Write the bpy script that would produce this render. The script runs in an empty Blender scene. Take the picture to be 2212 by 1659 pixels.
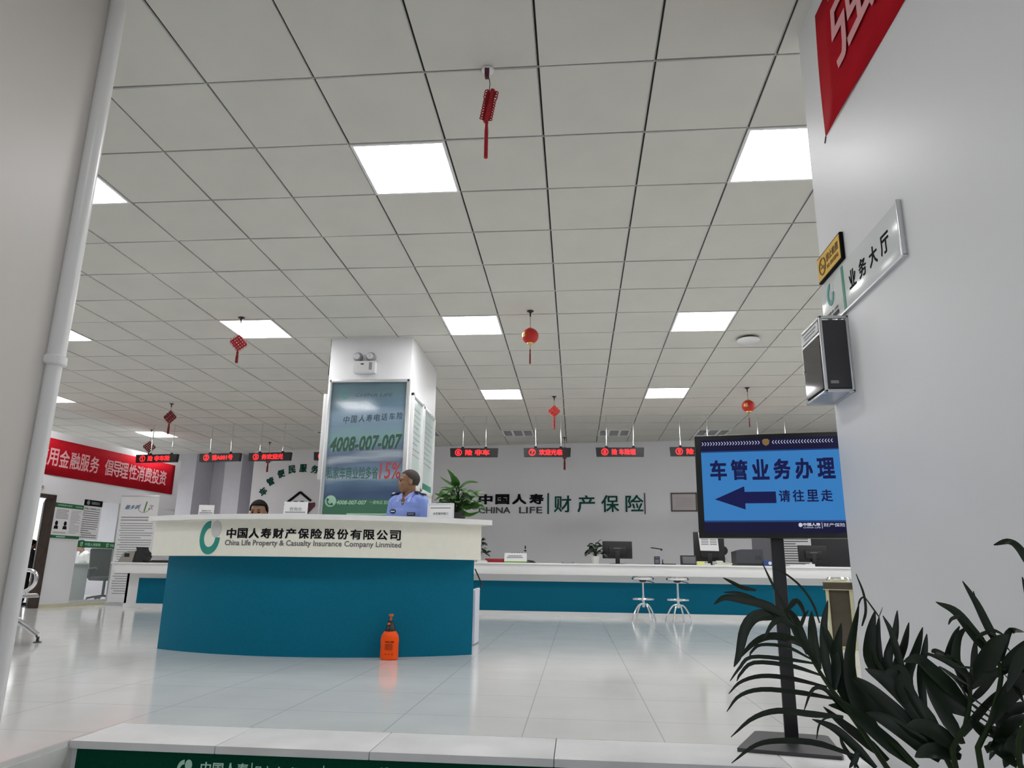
import bpy, bmesh, math, random
from mathutils import Vector, Matrix
random.seed(7)
SC = bpy.context.scene
COL = SC.collection
PI = math.pi
# ------------------------------------------------------------------ camera, world, exposure
F_PX, YAW, PITCH, ROLL, CY = 1514.88, -0.09233, 0.24279, 0.01447, 859.21
IW, IH = 2212, 1659
EYE = 0.6818            # eye height over the hall floor (the photographer stands down the entrance steps)
CEIL = 3.2234
def cam_axes():
    cy, sy, cp, sp = math.cos(YAW), math.sin(YAW), math.cos(PITCH), math.sin(PITCH)
    f = Vector((sy*cp, cy*cp, sp)); r = Vector((cy, -sy, 0)); u = r.cross(f)
    c, s = math.cos(ROLL), math.sin(ROLL)
    return c*r+s*u, c*u-s*r, f
RX, UX, FX = cam_axes()
cam = bpy.data.objects.new('camera', bpy.data.cameras.new('camera')); COL.objects.link(cam)
cam.data.sensor_fit = 'HORIZONTAL'; cam.data.sensor_width = 36
cam.data.lens = F_PX/IW*36
cam.data.shift_y = (CY-IH/2)/IW
cam.data.clip_start = .05; cam.data.clip_end = 100
cam.matrix_world = Matrix(((RX.x, UX.x, -FX.x, 0), (RX.y, UX.y, -FX.y, 0), (RX.z, UX.z, -FX.z, EYE), (0, 0, 0, 1)))
SC.camera = cam
SC.view_settings.view_transform = 'Standard'; SC.view_settings.look = 'None'
SC.view_settings.exposure = 0.0; SC.view_settings.gamma = 1.0; SC.view_settings.use_curve_mapping = False
SC.cycles.use_denoising = True
SC.cycles.max_bounces = 10; SC.cycles.diffuse_bounces = 5; SC.cycles.glossy_bounces = 4
SC.cycles.transparent_max_bounces = 12
SC.cycles.sample_clamp_indirect = 6
W = bpy.data.worlds.new('daylight'); SC.world = W; W.use_nodes = True
W.node_tree.nodes['Background'].inputs[0].default_value = (.86, .93, 1, 1)
W.node_tree.nodes['Background'].inputs[1].default_value = .22
PANEL = 20.5            # radiance of the ceiling panel lights
def area(name, loc, size, power, rot=(0, 0, 0), col=(1, 1, 1), sy=None):
    l = bpy.data.lights.new(name, 'AREA'); l.energy = power; l.size = size; l.color = col
    if sy: l.shape = 'RECTANGLE'; l.size_y = sy
    o = bpy.data.objects.new(name, l); COL.objects.link(o); o.location = loc; o.rotation_euler = rot
    return o
TX = lambda i: (i-.29656)*.6      # ceiling grid line positions
TY = lambda j: (j+5.19619)*.6
PW = PANEL*.36*PI                 # the same output as one panel
# unseen ceiling lamps added for light: behind the camera, behind the entrance walls
for k, (i, j) in enumerate([(-2, -4), (2, -9), (-2, -9), (6, 1), (6, 6), (10, 6), (6, 11), (10, 11), (-10, 1), (-14, 6), (-14, 1)]):
    area('unseen_panel_lamp', (TX(i+.5), TY(j+.5), CEIL-.03), .57, PW*(.30 if j < 0 else 1))
area('entrance_daylight', (-.6, -3.2, 1.0), 3.4, 14, (PI/2, 0, 0), (.86, .93, 1), 2.4)
area('office_fill_light', (-10.6, 13.0, 2.6), 1.2, 85)  # unseen light added to brighten the office interior

# ------------------------------------------------------------------ survey helpers
def ray(px, py):
    return FX+(px-IW/2)/F_PX*RX-(py-CY)/F_PX*UX
def at(px, py, Y):                # point seen at a photo position, on the plane y = Y
    d = ray(px, py); return d*(Y/d.y)+Vector((0, 0, EYE))
def fl(px, py, z=0):              # ... on the level z
    d = ray(px, py); return d*((z-EYE)/d.z)+Vector((0, 0, EYE))

# ------------------------------------------------------------------ materials
def lin(v):
    v /= 255; return v/12.92 if v <= .04045 else ((v+.055)/1.055)**2.4
def C(r, g, b): return (lin(r), lin(g), lin(b))
MATS = {}
def mat(name, col, rough=.5, metal=0., spec=.5, emit=0., noise=0., nscale=8., alpha=1., coat=0., bump=0., trans=0., basek=1.):
    if name in MATS: return MATS[name]
    m = bpy.data.materials.new(name); m.use_nodes = True; nt = m.node_tree; b = nt.nodes['Principled BSDF']
    b.inputs['Base Color'].default_value = (*[q*basek for q in col], 1); b.inputs['Roughness'].default_value = rough
    b.inputs['Metallic'].default_value = metal; b.inputs['Specular IOR Level'].default_value = spec
    if coat: b.inputs['Coat Weight'].default_value = coat; b.inputs['Coat Roughness'].default_value = .05
    if trans: b.inputs['Transmission Weight'].default_value = trans
    if emit:
        b.inputs['Emission Color'].default_value = (*col, 1); b.inputs['Emission Strength'].default_value = emit
    if alpha < 1: b.inputs['Alpha'].default_value = alpha
    if noise or bump:
        tc = nt.nodes.new('ShaderNodeTexCoord'); n = nt.nodes.new('ShaderNodeTexNoise')
        n.inputs['Scale'].default_value = nscale; n.inputs['Detail'].default_value = 5
        nt.links.new(tc.outputs['Object'], n.inputs['Vector'])
        if noise:
            r = nt.nodes.new('ShaderNodeMapRange'); r.inputs['From Min'].default_value = .3; r.inputs['From Max'].default_value = .7
            r.inputs['To Min'].default_value = 1-noise; r.inputs['To Max'].default_value = 1+noise
            nt.links.new(n.outputs['Fac'], r.inputs['Value'])
            x = nt.nodes.new('ShaderNodeMix'); x.data_type = 'RGBA'; x.blend_type = 'MULTIPLY'; x.inputs['Factor'].default_value = 1
            x.inputs['A'].default_value = (*col, 1)
            nt.links.new(r.outputs['Result'], x.inputs['B']); nt.links.new(x.outputs['Result'], b.inputs['Base Color'])
        if bump:
            bp = nt.nodes.new('ShaderNodeBump'); bp.inputs['Strength'].default_value = bump; bp.inputs['Distance'].default_value = .01
            nt.links.new(n.outputs['Fac'], bp.inputs['Height']); nt.links.new(bp.outputs['Normal'], b.inputs['Normal'])
    MATS[name] = m; return m
M_wall = mat('wall_paint', (.80, .80, .82), .55, noise=.02, nscale=1.2, bump=.02)
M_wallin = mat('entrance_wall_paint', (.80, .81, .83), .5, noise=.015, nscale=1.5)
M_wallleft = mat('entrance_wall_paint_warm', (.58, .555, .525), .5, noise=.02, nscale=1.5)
M_recess = mat('grey_wall_paint', (.62, .61, .66), .6, noise=.03)
M_tile = mat('ceiling_tile', (.66, .652, .60), .8, spec=.2, noise=.025, nscale=3)
M_gap = mat('ceiling_gap', (.02, .02, .018), .9)
M_grid = mat('ceiling_grid', (.66, .66, .64), .5)
M_panel = mat('lamp_diffuser', (1, 1, 1), .5, emit=PANEL)
M_white = mat('white_enamel', (.82, .82, .82), .35)
M_whitepl = mat('white_plastic', (.80, .80, .80), .3)
M_alu = mat('aluminium', (.72, .73, .75), .32, metal=.75, noise=.03, nscale=30)
M_chrome = mat('chrome', (.86, .87, .88), .12, metal=1, noise=.02, nscale=10)
M_black = mat('black_plastic', (.012, .012, .013), .4, noise=.1, nscale=20)
M_blackm = mat('black_metal', (.018, .018, .02), .38, noise=.1, nscale=20)
M_darkgrey = mat('dark_grey', (.035, .036, .04), .5, noise=.1, nscale=15)
M_grey = mat('mid_grey', (.14, .145, .16), .5, noise=.05)
M_blue = mat('teal_panel', (.002, .145, .24), .5, noise=.05, nscale=60, spec=.12)
M_cream = mat('cream_panel', (.87, .85, .75), .4, noise=.015, nscale=20)
M_slab = mat('white_stone', (.86, .86, .85), .18, noise=.03, nscale=6)
M_red = mat('red_banner_cloth', (.46, .010, .02), .8, noise=.08, nscale=5, spec=.05)
M_pink = mat('banner_letters', (.84, .40, .42), .7)
M_pinkb = mat('pale_banner_letters', (.84, .42, .44), .7)
M_ink = mat('ink_black', (.006, .006, .008), .7, spec=.12)
M_inkgrey = mat('ink_grey', (.13, .13, .14), .6)
M_inklt = mat('ink_light_grey', (.33, .33, .35), .7)
M_green = mat('print_green', (.005, .16, .08), .5)
M_dkgreen = mat('letter_dark_green', (.003, .07, .05), .6, spec=.12)
M_logo = mat('logo_teal', (.015, .29, .24), .4, noise=.1, nscale=4)
M_ball = mat('logo_ball', (.62, .62, .60), .4)
M_paper = mat('paper', (.82, .82, .83), .6)
M_orange = mat('orange_plastic', (1.0, .095, .004), .4, noise=.03, spec=.25)
M_led = mat('red_led', (1, .02, .025), .5, emit=1.6)
M_redknot = mat('red_cord', (.42, .012, .02), .7, noise=.25, nscale=60)
M_reddark = mat('dark_red_cord', (.20, .008, .012), .7, noise=.25, nscale=60)
M_redlan = mat('red_lantern_cloth', (.55, .02, .015), .55, noise=.1, nscale=12)
M_gold = mat('gold_trim', (.85, .62, .16), .35, metal=.4)
M_skin = mat('skin', (.30, .155, .085), .5, noise=.08, nscale=25)
M_skinl = mat('pale_skin', (.42, .24, .15), .5, noise=.06, nscale=25)
M_hair = mat('black_hair', (.007, .006, .006), .75, spec=.15, noise=.3, nscale=60)
M_hairs = mat('cropped_hair', (.045, .034, .028), .7, noise=.35, nscale=120)
M_shirt = mat('light_blue_shirt', (.26, .36, .82), .75, noise=.05, nscale=12)
M_navy = mat('navy_cloth', (.012, .016, .05), .7)
M_leaf = mat('palm_leaf', (.014, .025, .013), .36, noise=.4, nscale=14, spec=.4)  # the palm's backlit shade is put into this near-black green
M_leafst = mat('palm_stem', (.022, .04, .014), .5, noise=.2, spec=.2)
M_leafg = mat('green_leaf', (.04, .13, .018), .42, noise=.5, nscale=9, spec=.22)
M_leafd = mat('dark_leaf', (.012, .028, .012), .4, noise=.3, nscale=9)
M_pot = mat('dark_pot', (.03, .03, .03), .4)
M_potw = mat('white_pot', (.7, .7, .68), .35)
M_soil = mat('soil', (.03, .02, .013), .95, noise=.4, nscale=60)
M_wood = mat('dark_wood', (.045, .028, .020), .45, noise=.25, nscale=12)
M_woodl = mat('tan_wood', (.35, .20, .09), .5, noise=.2, nscale=8)
M_glass = mat('clear_glass', (.70, .80, .78), .04, alpha=.10, spec=.5)
M_glassp = mat('poster_glass', (.9, .95, .95), .03, alpha=.04, spec=.5)
M_marble = mat('white_marble', (.66, .67, .64), .3, noise=.18, nscale=5)
M_mat = mat('green_riser_sheet', (.0, .052, .028), .7, noise=.1, nscale=80, spec=.08)
M_matink = mat('mint_letters', (.42, .68, .56), .6)
M_brown = mat('brown_steel', (.085, .07, .05), .35, metal=.4, noise=.1)
M_brass = mat('pale_gold_steel', (.62, .60, .38), .35, metal=.5)
M_yellow = mat('yellow_sticker', (.85, .52, .06), .5)
M_smoke = mat('suggestion_box_window', (.035, .028, .032), .06, spec=.8)
M_boxside = mat('suggestion_box_side', (.05, .05, .055), .5, noise=.1)
M_cloth = mat('black_cloth', (.012, .012, .014), .85, noise=.2, nscale=30)
M_whitecl = mat('white_cloth', (.70, .70, .68), .8, noise=.05)
M_day = mat('daylit_window', (.95, 1, 1), .5, emit=1.5)
M_base = mat('pale_yellow_baseboard', (.62, .60, .44), .5)

def floor_mat():
    m = bpy.data.materials.new('polished_floor_tiles'); m.use_nodes = True; nt = m.node_tree; b = nt.nodes['Principled BSDF']
    g = nt.nodes.new('ShaderNodeNewGeometry'); s = nt.nodes.new('ShaderNodeSeparateXYZ'); nt.links.new(g.outputs['Position'], s.inputs[0])
    def math_(op, a, bb=None):
        n = nt.nodes.new('ShaderNodeMath'); n.operation = op
        for k, v in enumerate((a, bb)):
            if v is None: continue
            if isinstance(v, (int, float)): n.inputs[k].default_value = v
            else: nt.links.new(v, n.inputs[k])
        return n.outputs[0]
    def joint(sock, off):
        q = math_('FRACT', math_('DIVIDE', math_('SUBTRACT', sock, off), .6))
        d = math_('ABSOLUTE', math_('SUBTRACT', q, .5))
        return math_('GREATER_THAN', d, .5-.0045)
    j = math_('MAXIMUM', joint(s.outputs[0], -.237), joint(s.outputs[1], 3.03))
    n = nt.nodes.new('ShaderNodeTexNoise'); n.inputs['Scale'].default_value = 2.5; n.inputs['Detail'].default_value = 6
    nt.links.new(g.outputs['Position'], n.inputs['Vector'])
    cr = nt.nodes.new('ShaderNodeValToRGB')
    cr.color_ramp.elements[0].position = .3; cr.color_ramp.elements[0].color = (.70, .70, .685, 1)
    cr.color_ramp.elements[1].position = .7; cr.color_ramp.elements[1].color = (.76, .76, .75, 1)
    nt.links.new(n.outputs['Fac'], cr.inputs['Fac'])
    x = nt.nodes.new('ShaderNodeMix'); x.data_type = 'RGBA'; x.inputs['B'].default_value = (.50, .50, .49, 1)
    nt.links.new(j, x.inputs['Factor']); nt.links.new(cr.outputs['Color'], x.inputs['A']); nt.links.new(x.outputs['Result'], b.inputs['Base Color'])
    b.inputs['Roughness'].default_value = .11; b.inputs['Specular IOR Level'].default_value = 1.0
    return m
M_floor = floor_mat()
def poster_mat():               # blue printed poster: soft slanting bands of blue, grey and white (the print itself)
    m = bpy.data.materials.new('poster_print'); m.use_nodes = True; nt = m.node_tree; b = nt.nodes['Principled BSDF']
    tc = nt.nodes.new('ShaderNodeTexCoord'); sp = nt.nodes.new('ShaderNodeSeparateXYZ'); nt.links.new(tc.outputs['Object'], sp.inputs[0])
    mp = nt.nodes.new('ShaderNodeMapping'); mp.inputs['Scale'].default_value = (.7, 1, 5); mp.inputs['Rotation'].default_value = (0, .2, 0)
    nt.links.new(tc.outputs['Object'], mp.inputs['Vector'])
    n = nt.nodes.new('ShaderNodeTexNoise'); n.inputs['Scale'].default_value = 1.6; n.inputs['Detail'].default_value = 2
    nt.links.new(mp.outputs['Vector'], n.inputs['Vector'])
    def mth(op, a, c):
        q = nt.nodes.new('ShaderNodeMath'); q.operation = op; nt.links.new(a, q.inputs[0])
        if isinstance(c, float): q.inputs[1].default_value = c
        else: nt.links.new(c, q.inputs[1])
        return q.outputs[0]
    v = mth('ADD', mth('ADD', mth('MULTIPLY', sp.outputs[2], .575), mth('MULTIPLY', n.outputs['Fac'], .14)), mth('MULTIPLY', sp.outputs[0], -.05))
    cr = nt.nodes.new('ShaderNodeValToRGB'); e = cr.color_ramp.elements
    st = [(.22, (.03, .12, .26)), (.34, (.015, .06, .17)), (.40, (.09, .19, .31)), (.44, (.36, .45, .55)), (.48, (.20, .30, .42)), (.53, (.10, .16, .27)), (.56, (.42, .48, .55)), (.59, (.12, .18, .29)), (.64, (.15, .26, .36)), (.70, (.22, .38, .42)), (.76, (.20, .32, .44)), (.84, (.26, .38, .50)), (.90, (.12, .22, .32)), (.98, (.07, .16, .18)), (1.0, (.07, .15, .20))]
    e[0].position, e[0].color = st[0][0], (*st[0][1], 1); e[1].position, e[1].color = st[-1][0], (*st[-1][1], 1)
    for p, c in st[1:-1]: k = e.new(p); k.color = (*c, 1)
    nt.links.new(v, cr.inputs['Fac']); nt.links.new(cr.outputs['Color'], b.inputs['Base Color'])
    b.inputs['Roughness'].default_value = .10; b.inputs['Specular IOR Level'].default_value = .45
    return m
M_poster = poster_mat()

# ------------------------------------------------------------------ mesh builder
def rotz(a): return Matrix.Rotation(a, 4, 'Z')
class MB:
    def __init__(s): s.bm = bmesh.new()
    def box(s, c, d, bev=0., rot=None, seg=2):
        M = Matrix.Translation(c) @ (rot or Matrix()) @ Matrix.Diagonal((*d, 1))
        v = bmesh.ops.create_cube(s.bm, size=1, matrix=M)['verts']
        if bev:
            bmesh.ops.bevel(s.bm, geom=list({e for q in v for e in q.link_edges}), offset=min(bev, min(d)*.45), segments=seg, affect='EDGES', profile=.5)
        return s
    def b2(s, lo, hi, bev=0.):
        return s.box([(a+b)/2 for a, b in zip(lo, hi)], [abs(b-a) for a, b in zip(lo, hi)], bev)
    def lathe(s, prof, c=(0, 0, 0), n=24, rot=None, sx=1, sy=1):
        R = Matrix.Translation(c) @ (rot or Matrix()); rings = []
        for r, z in prof:
            rings.append([s.bm.verts.new(R @ Vector((max(r, 1e-5)*sx*math.cos(2*PI*k/n), max(r, 1e-5)*sy*math.sin(2*PI*k/n), z))) for k in range(n)])
        for a, b in zip(rings, rings[1:]):
            for k in range(n): s.bm.faces.new((a[k], a[(k+1) % n], b[(k+1) % n], b[k]))
        for rg, fl_ in ((rings[0], True), (rings[-1], False)):
            try: s.bm.faces.new(rg[::-1] if fl_ else rg)
            except ValueError: pass
        return s
    def cyl(s, p0, p1, r, r1=None, n=16):
        return s.tube([p0, p1], [r, r if r1 is None else r1], n)
    def tube(s, pts, r, n=10, closed=False):
        pts = [Vector(p) for p in pts]; rs = r if isinstance(r, (list, tuple)) else [r]*len(pts)
        rings = []; up = None; N = len(pts)
        for k, p in enumerate(pts):
            t = (pts[(k+1) % N]-pts[k-1]) if closed else (pts[min(k+1, N-1)]-pts[max(k-1, 0)])
            t.normalize()
            if up is None:
                up = t.orthogonal().normalized()
            else:
                up = (up-t*up.dot(t)); up = up.normalized() if up.length > 1e-6 else t.orthogonal().normalized()
            w = t.cross(up)
            rings.append([s.bm.verts.new(p+(up*math.cos(2*PI*q/n)+w*math.sin(2*PI*q/n))*rs[k]) for q in range(n)])
        prs = list(zip(rings, rings[1:]))+([(rings[-1], rings[0])] if closed else [])
        for a, b in prs:
            for q in range(n): s.bm.faces.new((a[q], a[(q+1) % n], b[(q+1) % n], b[q]))
        if not closed:
            s.bm.faces.new(rings[0][::-1]); s.bm.faces.new(rings[-1])
        return s
    def ell(s, c, r, rot=None, u=20, v=14):
        M = Matrix.Translation(c) @ (rot or Matrix()) @ Matrix.Diagonal((*r, 1))
        bmesh.ops.create_uvsphere(s.bm, u_segments=u, v_segments=v, radius=1, matrix=M); return s
    def cap(s, p0, p1, r0, r1=None, n=14):       # capsule: limb with rounded ends
        r1 = r0 if r1 is None else r1; p0 = Vector(p0); p1 = Vector(p1)
        s.ell(p0, (r0,)*3, u=n, v=10); s.ell(p1, (r1,)*3, u=n, v=10); return s.cyl(p0, p1, r0, r1, n)
    def prism(s, poly, z0, z1, M=None):           # polygon in local x,y extruded along local z
        M = M or Matrix(); a = [s.bm.verts.new(M @ Vector((x, y, z0))) for x, y in poly]; b = [s.bm.verts.new(M @ Vector((x, y, z1))) for x, y in poly]
        n = len(poly)
        s.bm.faces.new(a[::-1]); s.bm.faces.new(b)
        for k in range(n): s.bm.faces.new((a[k], a[(k+1) % n], b[(k+1) % n], b[k]))
        return s
    def plate(s, poly, y0, y1):                   # polygon in x,z with thickness along y (signs, letters)
        return s.prism(poly, y0, y1, Matrix(((1, 0, 0, 0), (0, 0, 1, 0), (0, 1, 0, 0), (0, 0, 0, 1))))
    def sector(s, c, r0, r1, a0, a1, z0, z1, n=48):
        rings = []
        for k in range(n+1):
            a = a0+(a1-a0)*k/n; ca, sa = math.cos(a), math.sin(a)
            rings.append([s.bm.verts.new((c[0]+r*ca, c[1]+r*sa, z)) for r, z in ((r0, z0), (r1, z0), (r1, z1), (r0, z1))])
        for A, B in zip(rings, rings[1:]):
            for q in range(4): s.bm.faces.new((A[q], A[(q+1) % 4], B[(q+1) % 4], B[q]))
        s.bm.faces.new(rings[0][::-1]); s.bm.faces.new(rings[-1]); return s
    def ribbon(s, pts, w, nrm=(0, 0, 1), fold=.25, N=10, prof=None):   # leaf blade with a keel
        pts = [Vector(p) for p in pts]; P = spline(pts, N); nrm = Vector(nrm); rows = []
        for k, p in enumerate(P):
            t = (P[min(k+1, N)]-P[max(k-1, 0)]).normalized(); sd = t.cross(nrm)
            sd = sd.normalized() if sd.length > 1e-5 else t.orthogonal().normalized()
            up = sd.cross(t); u = k/N
            ww = w*.5*(prof(u) if prof else (min(1, .35+3*u)*(1-u**3.2)**.9 if u < 1 else 0))+.0006
            rows.append([s.bm.verts.new(p-sd*ww), s.bm.verts.new(p-up*ww*fold), s.bm.verts.new(p+sd*ww)])
        for a, b in zip(rows, rows[1:]):
            s.bm.faces.new((a[0], a[1], b[1], b[0])); s.bm.faces.new((a[1], a[2], b[2], b[1]))
        return s
    def text(s, body, x, z, w, h, y0=0., th=.0015, bold=0., fn=None, shear=0., skew=0.):
        """letters fitted into a w x h box centred at local (x, z), facing local -y"""
        V, Fc = glyphs(body, 0., shear)
        xs = [v[0] for v in V]; ys = [v[1] for v in V]; x0, x1, a0, a1 = min(xs), max(xs), min(ys), max(ys)
        kx = w/(x1-x0); kz = (h/(a1-a0)) if h else kx
        fn = fn or (lambda X, Y, Z: (X, Y, Z))
        bx, bz = bold*kx, bold*kz; shf = [(0, 0)] if bold <= 0 else [(-bx, -bz), (bx, -bz), (bx, bz), (-bx, bz)]
        kx *= 1-2*max(0, bold)/max(x1-x0, 1e-6); kz *= 1-2*max(0, bold)/max(a1-a0, 1e-6)
        for n_, (ox_, oz_) in enumerate(shf):
            vs = []
            for v in V:
                X = x+ox_+(v[0]-(x0+x1)/2)*kx
                vs.append(s.bm.verts.new(fn(X, y0-th-n_*.00008, z+oz_+(v[1]-(a0+a1)/2)*kz+skew*(X-x))))
            for f in Fc:
                try: s.bm.faces.new([vs[q] for q in f])
                except ValueError: pass
            # side walls down to the carrier
            cnt = {}
            for f in Fc:
                for a, b in zip(f, f[1:]+f[:1]): cnt[frozenset((a, b))] = cnt.get(frozenset((a, b)), 0)+1
            bk = {}
            for e, c in cnt.items():
                if c == 1 and len(e) == 2:
                    a, b = tuple(e)
                    for q in (a, b):
                        if q not in bk:
                            v = V[q]; X = x+ox_+(v[0]-(x0+x1)/2)*kx; bk[q] = s.bm.verts.new(fn(X, y0, z+oz_+(v[1]-(a0+a1)/2)*kz+skew*(X-x)))
                    s.bm.faces.new((vs[a], vs[b], bk[b], bk[a]))
        return s
    def add(s, name, m, parent=None, smooth=True, ang=38, loc=None, rz=0.):
        bmesh.ops.recalc_face_normals(s.bm, faces=s.bm.faces)
        me = bpy.data.meshes.new(name); s.bm.to_mesh(me); s.bm.free()
        me.materials.append(m)
        if smooth:
            me.shade_smooth(); me.set_sharp_from_angle(angle=math.radians(ang))
        o = bpy.data.objects.new(name, me); COL.objects.link(o)
        if parent: o.parent = parent
        if loc: o.location = loc
        if rz: o.rotation_euler.z = rz
        return o
def spline(pts, N):
    pts = [Vector(p) for p in pts]
    if len(pts) == 2: return [pts[0].lerp(pts[1], k/N) for k in range(N+1)]
    q = [pts[0]*2-pts[1]]+pts+[pts[-1]*2-pts[-2]]; n = len(pts)-1; out = []
    for k in range(N+1):
        t = k/N*n; i = min(int(t), n-1); t -= i; a, b, c, d = q[i:i+4]
        out.append(.5*((2*b)+(c-a)*t+(2*a-5*b+4*c-d)*t*t+(3*b-a-3*c+d)*t**3))
    return out
_g = {}
def glyphs(body, bold, shear):
    k = (body, bold, shear)
    if k not in _g:
        cu = bpy.data.curves.new('t', 'FONT'); cu.body = body; cu.resolution_u = 2; cu.offset = bold; cu.shear = shear
        o = bpy.data.objects.new('t', cu); COL.objects.link(o)
        dg = bpy.context.evaluated_depsgraph_get(); me = bpy.data.meshes.new_from_object(o.evaluated_get(dg))
        _g[k] = ([tuple(v.co) for v in me.vertices], [tuple(p.vertices) for p in me.polygons])
        bpy.data.objects.remove(o); bpy.data.curves.remove(cu); bpy.data.meshes.remove(me)
    return _g[k]
def remesh(mb, name, m, parent, vox=.008, it=4):
    o = mb.add('tmp', m, None)
    r = o.modifiers.new('r', 'REMESH'); r.mode = 'VOXEL'; r.voxel_size = vox
    sm = o.modifiers.new('s', 'SMOOTH'); sm.iterations = it; sm.factor = .5
    dg = bpy.context.evaluated_depsgraph_get(); me = bpy.data.meshes.new_from_object(o.evaluated_get(dg))
    old = o.data; bpy.data.objects.remove(o); bpy.data.meshes.remove(old)
    me.name = name; me.shade_smooth()
    if not me.materials: me.materials.append(m)
    n = bpy.data.objects.new(name, me); COL.objects.link(n); n.parent = parent
    return n
def thing(name, label, cat, loc=(0, 0, 0), rz=0., group=None):
    o = bpy.data.objects.new(name, None); COL.objects.link(o); o.location = loc; o.rotation_euler.z = rz
    o.empty_display_size = .1
    return tag(o, label, cat, group)
def tag(o, label, cat, group=None):
    o['label'] = label; o['category'] = cat
    if group: o['group'] = group
    return o
def struct(o): o['kind'] = 'structure'; return o
def dup(root, loc, rz=None, label=None):
    r = root.copy(); COL.objects.link(r); r.location = loc
    if rz is not None: r.rotation_euler.z = rz
    if label: r['label'] = label
    for ch in list(root.children):
        c = ch.copy(); COL.objects.link(c); c.parent = r
        for g in list(ch.children):
            d = g.copy(); COL.objects.link(d); d.parent = c
    return r
def ellipse(cx, cz, rx, rz, a0=0., a1=2*PI, n=32, closed=True):
    N = n if closed else n+1
    return [(cx+rx*math.cos(a0+(a1-a0)*k/n), cz+rz*math.sin(a0+(a1-a0)*k/n)) for k in range(N)]
def logo_c(mb, cx, cz, w, y0, th=.002, fn=None):          # open ring of the company emblem
    k = w/196; R = 36
    o = ellipse(cx, cz, 98*k, 128*k, PI/2, 2*PI, R, False); i = ellipse(cx, cz, 56*k, 72*k, PI/2, 2*PI, R, False)
    fn = fn or (lambda X, Y, Z: (X, Y, Z)); rows = []
    for a, b in zip(o, i):
        rows.append([mb.bm.verts.new(fn(p[0], y, p[1])) for p, y in ((a, y0-th), (b, y0-th), (b, y0), (a, y0))])
    for A, B in zip(rows, rows[1:]):
        for q in range(4): mb.bm.faces.new((A[q], A[(q+1) % 4], B[(q+1) % 4], B[q]))
    mb.bm.faces.new(rows[0][::-1]); mb.bm.faces.new(rows[-1]); return mb
def logo_ball(mb, cx, cz, w, y0, th=.004, fn=None):       # slightly domed ball of the emblem
    k = w/196; fn = fn or (lambda X, Y, Z: (X, Y, Z)); bx, bz = cx+57*k, cz+65*k
    rings = []
    for q in range(5):
        a = q/5*PI/2
        rings.append([mb.bm.verts.new(fn(X, y0-th*math.sin(a), Z)) for X, Z in ellipse(bx, bz, 50*k*math.cos(a), 66*k*math.cos(a), n=28)])
    top = mb.bm.verts.new(fn(bx, y0-th, bz))
    for A, B in zip(rings, rings[1:]):
        for q in range(28): mb.bm.faces.new((A[q], A[(q+1) % 28], B[(q+1) % 28], B[q]))
    for q in range(28): mb.bm.faces.new((rings[-1][q], rings[-1][(q+1) % 28], top))
    return mb
def lines(mb, x0, x1, z1, z0, n, h, y, seed=1, gaps=True):  # rows of small print, too fine to read in the photo
    rnd = random.Random(seed)
    for k in range(n):
        z = z1+(z0-z1)*k/max(1, n-1); a = x0+(rnd.random()*.08 if gaps and rnd.random() < .4 else 0)*(x1-x0); b = x1-(rnd.random()*.55 if gaps and rnd.random() < .35 else rnd.random()*.04)*(x1-x0)
        mb.b2((a, y-.001, z-h/2), (b, y, z+h/2))
    return mb

# ================================================================== SETTING
X1, YE = 1.09, 3.0            # right entrance wall: inner face x = X1, ends at YE
XL, YL = -2.075, 2.53          # left entrance wall
STEP_Y, STEP_L = 2.89, -2.03
# floor and entrance steps
mb = MB(); mb.b2((-13, STEP_Y+.34, -.12), (8, 18, 0)); mb.b2((-13, -1.2, -.12), (STEP_L, STEP_Y+.34, 0)); mb.b2((X1, -1.2, -.12), (8, STEP_Y+.34, 0))
struct(mb.add('floor', M_floor))
mb = MB()
xs = [-2.03, -1.42, -.80, -.09, .78, 1.09]
for a, b in zip(xs, xs[1:]): mb.b2((a+.0015, STEP_Y, -.03), (b-.0015, STEP_Y+.338, 0), .003)
mb.b2((STEP_L, STEP_Y+.02, -.75), (X1, STEP_Y+.3, -.03))
for k in range(1, 5):
    mb.b2((STEP_L, STEP_Y-.3*k, -.75), (X1, STEP_Y-.3*(k-1)+.02, -.15*k))
struct(mb.add('trim_1', mat('step_stone', (.70, .70, .71), .42, noise=.05, nscale=6, spec=.3)))          # marble nosing and steps
mb = MB(); mb.b2((STEP_L-.03, -1.2, -.75), (STEP_L+.005, STEP_Y+.02, -.02)); struct(mb.add('trim_2', M_marble))
mb = MB(); mb.b2((-3.2, -2.4, -.85), (2.2, STEP_Y+.3, -.75)); struct(mb.add('floor_entrance', M_slab))
# ceiling: separate laid tiles in a grid
LIT = {(-6, 1), (-2, 1), (2, 1), (-10, 6), (-6, 6), (-2, 6), (2, 6), (-14, 11), (-2, 11), (2, 11), (-14, 16)}
VENT = {(i, 16) for i in (-8, -5, -2, 1, 4)}
mb = MB(); rnd = random.Random(3); g = .0075
for i in range(-22, 13):
    for j in range(-7, 23):
        if (i, j) in LIT or (i, j) in VENT: continue
        x, y = TX(i+.5), TY(j+.5)
        dz = [rnd.uniform(-.003, .003)+.004 for _ in range(4)]
        v = []
        for (sx, sy), d in zip(((-1, -1), (1, -1), (1, 1), (-1, 1)), dz): v.append(mb.bm.verts.new((x+sx*(.3-g), y+sy*(.3-g), CEIL+d)))
        w = [mb.bm.verts.new((q.co.x, q.co.y, CEIL+.015)) for q in v]
        mb.bm.faces.new(v[::-1])
        for k in range(4): mb.bm.faces.new((v[k], v[(k+1) % 4], w[(k+1) % 4], w[k]))
struct(mb.add('ceiling', M_tile, smooth=False))
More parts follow.
